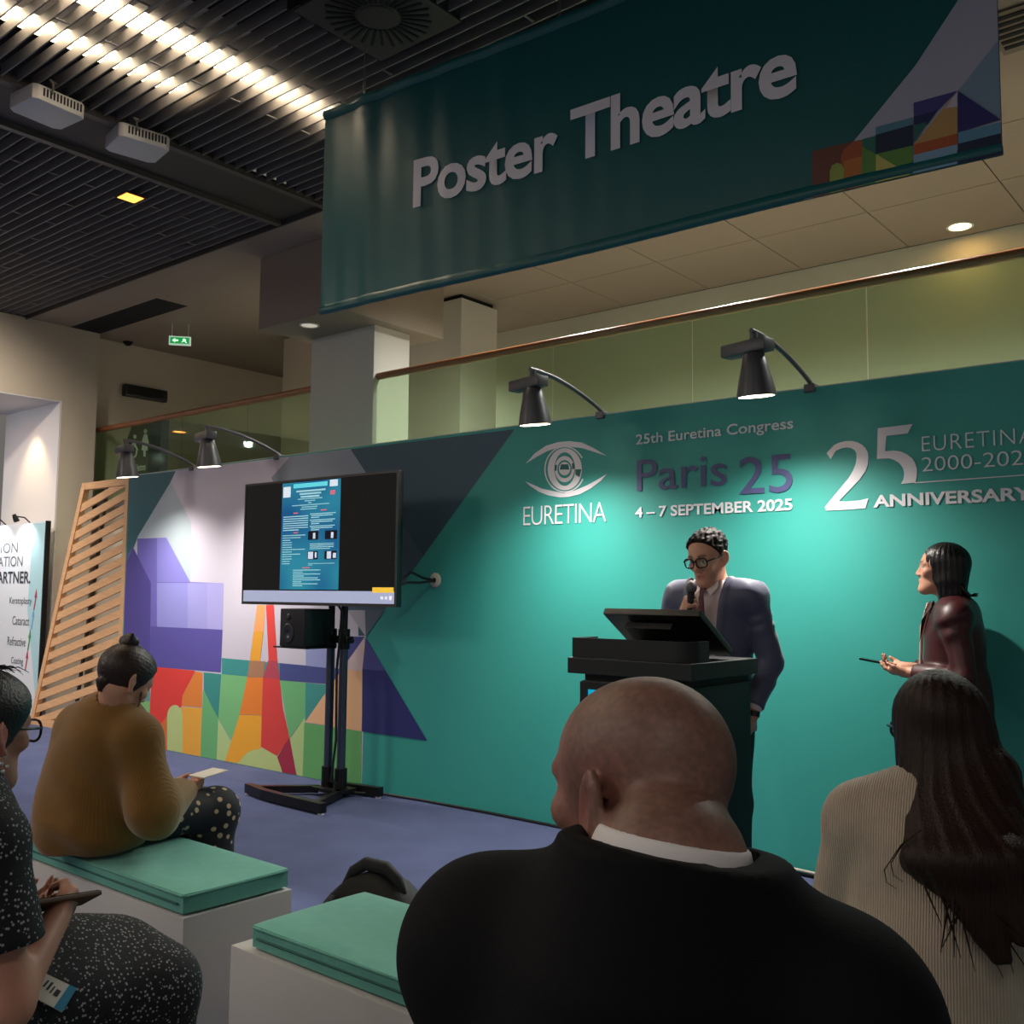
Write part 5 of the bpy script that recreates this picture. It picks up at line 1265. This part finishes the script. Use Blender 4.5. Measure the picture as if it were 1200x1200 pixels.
# ================================================================== D: woman in the beige sweater
def beige_woman():
    th = math.radians(8)
    hp = atd(1098, 858, 2.05); loc = np.array((hp[0]+.01, hp[1]-.05, 0)); q = world_to_local(hp, loc, th)
    hd = Head(q, rotm(30, -4, 0), .95)
    ps = dict(pe=(0, -.02, .645), ch=(0, -.025, .85), sl=(-.138, -.02, .965), sr=(.145, -.02, .965), nk=(0, -.01, 1.02))
    aR = ((.165, -.02, .945), (.225, .04, .715), (.06, .26, .66)); aL = ((-.150, -.02, .945), (-.212, .03, .715), (-.06, .27, .66))
    lR, lL = seated_legs(.095)
    tor = lambda o=0: torso_fn(o=o, w=.150, dp=.11, shr=.05, **ps)
    neck = cap(hd.pt(0, -.02, -.05), (0, -.01, 1.0), .046, .052)
    hands = [hand_fn(aR[2], (-.6, .7, -.2), (-.3, -.2, -1), 1, L=.165), hand_fn(aL[2], (.6, .7, -.2), (.3, -.2, -1), -1, L=.165)]
    body = U(.012, U(.026, hd.wrap(head_shape(1., False)), neck), U(.03, tor(-.01), neck, leg_fn(lR), leg_fn(lL)), U(.012, arm_fn(aR, .042, .034, .024), hands[0]), U(.012, arm_fn(aL, .042, .034, .024), hands[1]), foot_fn((.095, .40, .05), (.10, .54, .03), .03), foot_fn((-.095, .40, .05), (-.10, .54, .03), .03))
    o = body_obj('person', body, (-.34, -.24, -.02), (.34, .62, 1.32), .0075, skin_mat('skin_beige'), None, face_paint(hd, (196, 142, 118), (160, 90, 84), (44, 30, 26)))
    tag(o, 'woman with long dark brown hair in beige knit sweater seated at right', 'person')
    jt = U(.035, tor(.020), Int(cap((0, -.012, .95), (0, -.012, 1.03), .085, .062), half((0, 0, 1.03), (0, .12, 1))), cap((0, -.02, .74), (0, -.02, .60), .165, .175))
    jt = Int(jt, half((0, 0, .515), (0, 0, -1)))
    sl_ = lambda a: U(.03, cap(a[0], a[1], .064, .056), cap(a[1], np.array(a[1])+(np.array(a[2])-np.array(a[1]))*.92, .056, .040))
    jk = U(.022, jt, sl_(aR), sl_(aL))
    jk = Dis(jk, waves(31, 9, 10, 30, .004)); jk = Sub(jk, tor(.004), .003); jk = Sub(jk, Off(neck, .004), .003)
    body_obj('sweater', jk, (-.36, -.26, .47), (.36, .40, 1.10), .0075, knit('knit_beige', (176, 160, 142), 62, .7), o)
    body_obj('trousers', Int(U(.03, leg_fn(lR, o=.018), leg_fn(lL, o=.018), ell((0, -.02, .62), (.17, .14, .105))), half((0, 0, .06), (0, 0, -1))), (-.28, -.24, .03), (.28, .56, .78), .011, mat('jeans_dark', (40, 46, 62), .8), o)
    for sx in (1, -1): body_obj('shoe', Int(cap((sx*.095, .36, .04), (sx*.103, .53, .028), .040, .033), half((0, 0, .002), (0, 0, -1))), (sx*.1-.1, .26, -.02), (sx*.1+.1, .63, .14), .009, mat('shoe_black', (16, 15, 15), .3), o)
    hm = hair_mat('hair_brown', (36, 21, 17), rough=.5, spec=.2)
    # long straight hair: cap over the skull, then a curtain that drifts to her right over the shoulder blade
    P0 = hd.pt(0, -.035, .02); P1 = hd.pt(.01, -.085, -.09); P2 = np.array((.050, -.178, .945)); P3 = np.array((.118, -.205, .795))
    sts = []
    for s_ in np.linspace(-1, 1, 7):
        a_ = P1+V(s_*.062, .012*s_*s_, .01); m_ = V(.072+s_*.080, -.178+.022*s_*s_, .945+.01*s_); e_ = V(.140+s_*.062, -.200+.015*s_*s_, .795+.05*abs(s_)+.02*math.sin(5*s_))
        sts += [cap(a_, m_, .044, .028), cap(m_, e_, .028, .007)]
    cur_f = U(.03, cap(P0+V(-.035, .02, 0), P1+V(-.048, .02, 0), .052, .050), cap(P0+V(.035, 0, 0), P1+V(.035, 0, 0), .056, .052), *sts)
    def curtain(P):
        return cur_f(P)
        f = U(.05, cap(P0+V(-.035, .02, 0), P1+V(-.048, .02, 0), .052, .050), cap(P0+V(.035, 0, 0), P1+V(.035, 0, 0), .056, .052), cap(P1+V(-.048, .02, 0), P2+V(-.055, .015, .02), .050, .030), cap(P1+V(.035, 0, 0), P2+V(.050, .01, 0), .052, .036), cap(P2+V(-.045, .012, .02), P3+V(-.035, .01, .01), .030, .010), cap(P2+V(.055, .01, 0), P3+V(.05, .02, .015), .036, .012), cap(P2+V(.01, 0, .02), P3, .034, .014))(P)
        return f
    def hairf(P):
        q = hd.loc(P); x, y, z = q[:, 0], q[:, 1], q[:, 2]
        a = U(.03, ell((0, -.018, .038), (.088, .110, .098)), ell((0, -.03, -.045), (.090, .086, .10)))(q)
        a = np.maximum(a, -(-(y-(.035+.25*z))))
        a = np.where((y > .035+.25*z) & (z < .085), np.maximum(a, .01+0*a), a)
        a = a*hd.s
        b = curtain(P); k = .04; h = np.clip(.5+.5*(b-a)/k, 0, 1); d = b+(a-b)*h-k*h*(1-h)
        ang = np.arctan2(P[:, 1]-hd.c[1]-.02, P[:, 0]-hd.c[0]-.35*np.clip(hd.c[2]-P[:, 2]-.1, 0, 1))
        d = d + .0012*np.sin(ang*34+9*P[:, 2]+2*np.sin(7*P[:, 2])) + .0008*np.sin(ang*71+14*P[:, 2]+1)
        return d*.85
    lo, hi = np.array((-.16, -.26, .74)), np.array((.26, .22, 1.36))
    body_obj('hair', Sub(hairf, tor(.006), .003), lo, hi, .005, hm, o)
    rg = random.Random(5); st = MB()
    for k in range(26):
        a = P2+V(rg.uniform(-.05, .09), rg.uniform(-.01, .03), .02); b_ = P3+V(rg.uniform(-.09, .10), rg.uniform(-.005, .03), rg.uniform(-.035, .05)); m_ = (a+b_)/2+V(rg.uniform(-.02, .02), -.02, 0)
        st.tube([tuple(a), tuple(m_), tuple(b_)], [.0035, .0025, .0006], 5)
    for k in range(2):
        a = P2+V(-.05, .0, .05); b_ = np.array((-.06-.012*k, -.150-.003*(k % 2), .92-.014*(k % 4))); m_ = (a+b_)/2+V(0, -.012, .012)
        st.tube([tuple(a), tuple(m_), tuple(b_), tuple(b_+V(.004, .0, -.022)), tuple(b_+V(.022, -.004, -.03))], [.0014, .0012, .001, .0008, .0004], 5)
    st.build('hair_strands', hm, o, smooth=True)
    lens_glasses(o, hd, frame_black, r=.026, tlen=.1, lens=True, w=.003)
    place(o, loc, th)
beige_woman()

# ================================================================== E: woman in mustard cardigan on the bench
def mustard_woman():
    th = math.radians(6)
    hp = atd(146, 797, 3.5); loc = np.array((hp[0]-.12, hp[1]-.20+.10, 0)); 
    loc = np.array((-3.47, 1.90, 0)); q = world_to_local(hp, loc, th)
    hd = Head(q, rotm(-4, -30, 0), .94)
    hx, hy = q[0], q[1]
    ps = dict(pe=(0, -.02, .645), ch=(hx*.45, hy*.45-.03, .82), sl=(hx*.6-.145, hy*.6-.03, .925), sr=(hx*.6+.145, hy*.6-.02, .915), nk=(hx*.75, hy*.72-.02, .985))
    sr, sl = np.array(ps['sr']), np.array(ps['sl'])
    aR = (sr+V(.012, 0, -.015), sr+V(.075, .02, -.23), np.array((.08, .30, .665))); aL = (sl+V(-.012, 0, -.015), sl+V(-.075, .03, -.23), np.array((-.06, .31, .665)))
    lR, lL = seated_legs(.095)
    tor = lambda o=0: torso_fn(o=o, w=.150, dp=.11, shr=.05, **ps)
    neck = cap(hd.pt(0, -.02, -.05), np.array(ps['nk'])+V(0, -.01, -.03), .045, .052)
    hands = [hand_fn(aR[2], (-.5, .8, -.1), (-.2, -.2, 1), 1, L=.165, curl=(25, 30, 20)), hand_fn(aL[2], (.5, .8, -.1), (.2, -.2, 1), -1, L=.165, curl=(25, 30, 20))]
    body = U(.012, U(.026, hd.wrap(head_shape(1., False)), neck), U(.03, tor(-.01), neck, leg_fn(lR), leg_fn(lL)), U(.012, arm_fn(aR, .042, .034, .024), hands[0]), U(.012, arm_fn(aL, .042, .034, .024), hands[1]), foot_fn((.095, .38, .05), (.10, .52, .03), .03), foot_fn((-.095, .38, .05), (-.10, .52, .03), .03))
    body = U(.007, body, hd.wrap(ears_fn(.82)))
    o = body_obj('person', body, (-.36, -.28, -.02), (.36, .62, 1.30), .0075, skin_mat('skin_mustard'), None, face_paint(hd, (206, 152, 126), (160, 90, 84), (44, 30, 26)))
    tag(o, 'woman with a hair bun in mustard cardigan sitting on the left bench', 'person')
    nk = np.array(ps['nk'])
    jt = U(.06, tor(.030), Int(cap(nk+V(0, -.01, -.07), nk+V(0, -.008, .0), .095, .070), half(nk+V(0, 0, .0), (0, .35, 1))), cap((0, -.03, .76), (0, -.035, .62), .175, .20))
    jt = Int(jt, half((0, 0, .512), (0, 0, -1)))
    sl_ = lambda a: U(.05, cap(a[0], a[1], .075, .088), cap(a[1], np.array(a[1])+(np.array(a[2])-np.array(a[1]))*.88, .088, .052))
    def opening(P): return np.maximum(np.abs(P[:, 0])-.07, .03+.4*hy-P[:, 1])
    jk = U(.05, Sub(jt, opening, .006), sl_(aR), sl_(aL))
    def folds(P): return -.006*np.sin(26*P[:, 0]+10*P[:, 1]+12*P[:, 2]+2.2*np.sin(7*P[:, 2]))*ss(-P[:, 2], -.90, -.62) - .006*np.sin(40*(P[:, 2]+.6*P[:, 0]))*ss(-P[:, 2], -.66, -.56)
    jk = Dis(Dis(jk, waves(41, 9, 8, 26, .004)), folds); jk = Int(jk, half((0, 0, .510), (0, 0, -1))); jk = Sub(jk, tor(-.004), .003); jk = Sub(jk, Off(neck, .006), .003)
    body_obj('cardigan', jk, (-.44, -.34, .47), (.44, .44, 1.06), .0075, knit('knit_mustard', (128, 90, 40), 40, .22), o)
    sk_ = Int(U(.06, leg_fn(lR, .098, .08, .10), leg_fn(lL, .098, .08, .10), cap((-.08, .44, .56), (.08, .44, .56), .08), ell((0, -.02, .64), (.19, .16, .11))), half((0, 0, .16), (0, 0, -1)))
    body_obj('skirt', Dis(sk_, waves(44, 8, 12, 34, .004)), (-.34, -.28, .10), (.34, .64, .82), .009, fabric_dots('floral_dark', (24, 24, 30), (196, 168, 130), 26, .24, 1.0), o)
    for sx in (1, -1): body_obj('shoe', Int(cap((sx*.095, .36, .04), (sx*.103, .53, .028), .040, .033), half((0, 0, .002), (0, 0, -1))), (sx*.1-.1, .26, -.02), (sx*.1+.1, .63, .14), .009, mat('shoe_black', (16, 15, 15), .3), o)
    hm = hair_mat('hair_bun', (46, 26, 24), rough=.45, sc=(160, 160, 60))
    def hairf(P):
        q = hd.loc(P); x, y, z = q[:, 0], q[:, 1], q[:, 2]
        a = Off(skull(), .012)(q); a = np.maximum(a, y-(.035+.45*z)); a = np.maximum(a, -(z+.085-.5*np.maximum(y, -.05)))
        n = cap((0, -.075, -.045), (0, -.07, -.07), .026, .012)(q); a = np.minimum(a, n)
        ang = np.arctan2(x, z-.02); return (a+.0015*np.sin(ang*40))*hd.s*.9
    body_obj('hair', Int(hairf, lambda P: -hd.wrap(Off(skull(), -.004))(P)), np.array(hd.c)-.17, np.array(hd.c)+.17, .0055, hm, o)
    bun = Dis(hd.wrap(U(.01, sph((0, -.062, .128), .034), cap((.02, -.075, .13), (.035, -.085, .15), .014, .006), cap((-.02, -.05, .14), (-.035, -.04, .158), .014, .005))), waves(6, 8, 90, 200, .003))
    body_obj('hair_bun', bun, np.array(hd.pt(0, -.06, .13))-.09, np.array(hd.pt(0, -.06, .13))+.09, .005, hm, o)
    MB().tube([tuple(hd.pt(.06, .05, -.02)), tuple(hd.pt(.07, .06, -.06)), tuple(hd.pt(.066, .062, -.10)), tuple(hd.pt(.06, .055, -.14))], [.004, .003, .0025, .0008], 6).build('hair_strand', hm, o)
    ls = []
    for k in range(13):
        a = math.pi*k/12; ls.append(tuple(nk+V(.062*math.cos(a), -.030-.062*math.sin(a)*.9+.01, .012-.012*math.sin(a))))
    MB().tube(ls, .006, 8).build('lanyard', mat('lanyard_red', (170, 60, 40), .6), o)
    place(o, loc, th)
    return loc, th
le_, te_ = mustard_woman()
Mm = Matrix.Translation(tuple(le_)) @ Matrix.Rotation(te_, 4, 'Z')
o = MB().box((-.045, -.06, -.002), (.045, .06, .002)).build('paper_sheet', mat('paper', (226, 222, 210), .8)); o.matrix_world = Mm @ Matrix.Translation((.08, .40, .715)) @ Matrix.Rotation(math.radians(6), 4, 'X'); tag(o, 'white paper card on the lap of the woman in mustard', 'paper')

# ================================================================== F: woman in dotted dress at the left edge
def dotted_woman():
    th = math.radians(2)
    hp = atd(-25, 856, 2.0); loc = np.array((-2.09, .80, 0)); q = world_to_local(hp, loc, th)
    hd = Head(q, rotm(15, -6, 0), .96)
    hx, hy = q[0], q[1]
    ps = dict(pe=(0, -.02, .645), ch=(hx*.5, hy*.5-.02, .85), sl=(hx*.6-.155, hy*.6-.02, .965), sr=(hx*.6+.155, hy*.6-.02, .955), nk=(hx*.75, hy*.75-.02, 1.02))
    sr, sl = np.array(ps['sr']), np.array(ps['sl'])
    wr = world_to_local(atd(62, 1082, 1.98), loc, th)
    el = world_to_local(atd(8, 1178, 1.80), loc, th)
    aR = (sr+V(.012, 0, -.015), el, wr); aL = (sl+V(-.012, 0, -.015), sl+V(-.07, .08, -.24), np.array((-.13, .18, .74)))
    lR, lL = seated_legs(.10, knee=.44)
    tor = lambda o=0: torso_fn(o=o, w=.160, dp=.12, shr=.055, **ps)
    neck = cap(hd.pt(0, -.02, -.05), np.array(ps['nk'])+V(0, -.01, -.03), .047, .054)
    d = (wr-el)/np.linalg.norm(wr-el)
    hands = [hand_fn(wr, d*.6+np.array((-.2, .5, .15)), (-.7, -.1, .3), 1, L=.155, curl=(55, 65, 40), tc=(15, 20)), hand_fn(aL[2], (.5, .8, .1), (.2, -.2, 1), -1, L=.165)]
    body = U(.012, U(.026, hd.wrap(head_shape(1., False)), neck), U(.03, tor(-.01), neck, leg_fn(lR), leg_fn(lL)), U(.012, arm_fn(aR, .050, .042, .028), hands[0]), U(.012, arm_fn(aL, .05, .04, .026), hands[1]), foot_fn((.10, .40, .05), (.105, .54, .03), .03), foot_fn((-.10, .40, .05), (-.105, .54, .03), .03))
    body = U(.007, body, hd.wrap(ears_fn(.85)))
    lo = np.minimum(np.array((-.38, -.30, -.02)), el-.1); hi = np.maximum(np.array((.40, .64, 1.30)), el+.1)
    o = body_obj('person', body, lo, hi, .007, skin_mat('skin_dotted'), None, face_paint(hd, (196, 138, 116), (160, 90, 84), (40, 28, 24), red=(206, 110, 96)))
    tag(o, 'woman in black dotted dress and glasses cut off at the left edge', 'person')
    nk = np.array(ps['nk'])
    dots = fabric_dots('dotted_black', (20, 20, 26), (160, 156, 160), 112, .25, .85)
    jt = U(.04, tor(.016), Int(cap(nk+V(0, -.01, -.07), nk+V(0, -.008, -.02), .095, .075), half(nk+V(0, 0, -.012), (0, .25, 1))))
    jt = Int(jt, half((0, 0, .62), (0, 0, -1)))
    def sl_(a):
        d = np.array(a[1])-np.array(a[0]); e = np.array(a[0])+d*.62
        return Int(cap(a[0], e+d*.2, .070, .078), half(e, d))
    jk = U(.025, jt, sl_(aR), sl_(aL)); jk = Dis(jk, waves(51, 9, 10, 30, .005)); jk = Sub(jk, Off(neck, .006), .003)
    jk = Sub(jk, arm_fn((aR[0], el, wr), .056, .046, .03), .002)
    skr = Int(U(.07, leg_fn(lR, .095, .075, .10), leg_fn(lL, .095, .075, .10), cap((-.10, .42, .57), (.10, .42, .565), .08), cap((0, .1, .668), (0, .38, .605), .10), ell((0, -.02, .645), (.20, .17, .115))), half((0, 0, .16), (0, 0, -1)))
    skr = Dis(skr, waves(54, 8, 10, 30, .004))
    body_obj('dress', U(.03, jk, skr), np.minimum(lo, (-.4, -.32, .1)), np.maximum(hi, (.44, .68, 1.1)), .008, dots, o)
    for sx in (1, -1): body_obj('shoe', Int(cap((sx*.10, .38, .04), (sx*.108, .55, .028), .040, .033), half((0, 0, .002), (0, 0, -1))), (sx*.1-.1, .28, -.02), (sx*.1+.1, .65, .14), .009, mat('shoe_black', (16, 15, 15), .3), o)
    hm = hair_mat('hair_dark', (24, 19, 20), rough=.45, sc=(60, 160, 160))
    def hairf(P):
        q = hd.loc(P); x, y, z = q[:, 0], q[:, 1], q[:, 2]
        a = Off(skull(), .012)(q); a = np.maximum(a, y-(.035+.45*z)); a = np.maximum(a, -(z+.045-.5*np.maximum(y, -.06)))
        ang = np.arctan2(x, y+.1); return (a+.0016*np.sin(60*z+20*x))*hd.s*.9
    body_obj('hair', Int(hairf, lambda P: -hd.wrap(Off(skull(), -.004))(P)), np.array(hd.c)-.17, np.array(hd.c)+.17, .0055, hm, o)
    st = MB(); rg = random.Random(3)
    for k in range(10):
        x = rg.uniform(-.02, .05); st.tube([tuple(hd.pt(x, .0, .128)), tuple(hd.pt(x+.01, .035, .132+.006*rg.random())), tuple(hd.pt(x+.015, .06, .118+.01*rg.random()))], [.0016, .0012, .0005], 5)
    st.build('hair_strands', hm, o)
    lens_glasses(o, hd, frame_black, r=.026, w=.0028)
    for k, (dx, dy, dz) in enumerate(((0, 0, 0), (.002, -.008, -.014), (.003, .006, -.020), (.002, -.002, -.03))):
        c = hd.pt(.079+dx, .004+dy, -.048+dz)
        MB().lathe([(0, -.005), (.0035, -.0035), (.005, 0), (.0035, .0035), (0, .005)], 10, M=Matrix.Translation(tuple(c))).build('earring', mat('pearl', (226, 222, 220), .15, metal=.6), o, smooth=True)
    place(o, loc, th)
    return loc, th, wr
lf, tf, wrf = dotted_woman()
t = empty('phone_case'); tag(t, 'phone in brown case held by the woman in the dotted dress', 'phone')
pa, pb = atd(40, 1062, 1.97), atd(97, 1053, 2.06)
Mx = Matrix.Translation(tuple((pa+pb)/2)); dirv = Vector(tuple(pb-pa)).normalized(); zv = Vector((-.35, -.45, .82)); zv = (zv-dirv*zv.dot(dirv)).normalized(); yv = zv.cross(dirv)
t.matrix_world = Mx @ Matrix(((dirv.x, yv.x, zv.x, 0), (dirv.y, yv.y, zv.y, 0), (dirv.z, yv.z, zv.z, 0), (0, 0, 0, 1)))
MB().box((-.075, -.036, -.006), (.075, .036, .004)).build('cover', mat('case_brown', (96, 66, 50), .5), t, bevel=.003)
MB().box((-.071, -.032, .0045), (.071, .032, .0055)).build('screen', mat('phone_screen', (20, 24, 34), .1), t)
# name badge hanging over her lap
from mathutils.bvhtree import BVHTree
bpy.context.view_layer.update()
dress = [o_ for o_ in bpy.data.objects if o_.name.startswith('dress')][0]
bv = BVHTree.FromPolygons([dress.matrix_world @ v_.co for v_ in dress.data.vertices], [tuple(p_.vertices) for p_ in dress.data.polygons])
def lap(x, y):
    d_ = Vector(tuple(ray(x, y))).normalized(); h_ = bv.ray_cast(Vector(tuple(_C)), d_)
    return (np.array(h_[0])-np.array(d_)*.012 if h_[0] is not None else atd(x, y, 1.8))
# badge lies on the lap: fit its plane through three points of the dress
q0, q1, q2 = lap(60, 1150), lap(84, 1168), lap(62, 1178)
nq = np.cross(q1-q0, q2-q0); nq /= np.linalg.norm(nq)
def onlap(x, y): d_ = ray(x, y); return _C + d_*((q0-_C)@nq)/(d_@nq)
bc = [onlap(x, y) for x, y in ((50, 1139), (90, 1158), (73, 1186), (27, 1162))]
def bq(u, v): return (np.array(bc[0])*(1-u)*(1-v)+np.array(bc[1])*u*(1-v)+np.array(bc[2])*u*v+np.array(bc[3])*(1-u)*v)
nb_ = np.cross(bc[1]-bc[0], bc[3]-bc[0]); nb_ = nb_/np.linalg.norm(nb_); nb_ = nb_*(1 if nb_@(_C-bc[0]) > 0 else -1)
bd = empty('name_badge', tuple(bc[0])); tag(bd, 'white name badge with blue edge hanging over the dotted dress', 'badge')
def bl(u, v, o): return tuple(bq(u, v)+nb_*o-bc[0])
def bpoly(name, uv, o, m): MB().add([bl(u, v, o) for u, v in uv], [tuple(range(len(uv)))]).build(name, m, bd)
MB().add([bl(0, 0, 0), bl(1, 0, 0), bl(1, 1, 0), bl(0, 1, 0), bl(0, 0, -.002), bl(1, 0, -.002), bl(1, 1, -.002), bl(0, 1, -.002)], [(0, 1, 2, 3), (7, 6, 5, 4), (0, 4, 5, 1), (1, 5, 6, 2), (2, 6, 7, 3), (3, 7, 4, 0)]).build('card', mat('paper', (226, 222, 210), .8), bd)
bpoly('blue_edge', [(.78, 0), (1, 0), (1, 1), (.78, 1)], .0006, mat('badge_blue', (50, 140, 176), .6))
for (a, b_, c, d_) in ((.25, .2, .30, .5), (.36, .2, .42, .55), (.48, .3, .52, .6), (.58, .35, .70, .62)): bpoly('print_mark', [(a, b_), (c, b_), (c, d_), (a, d_)], .0006, mat('badge_ink', (60, 58, 62), .7))
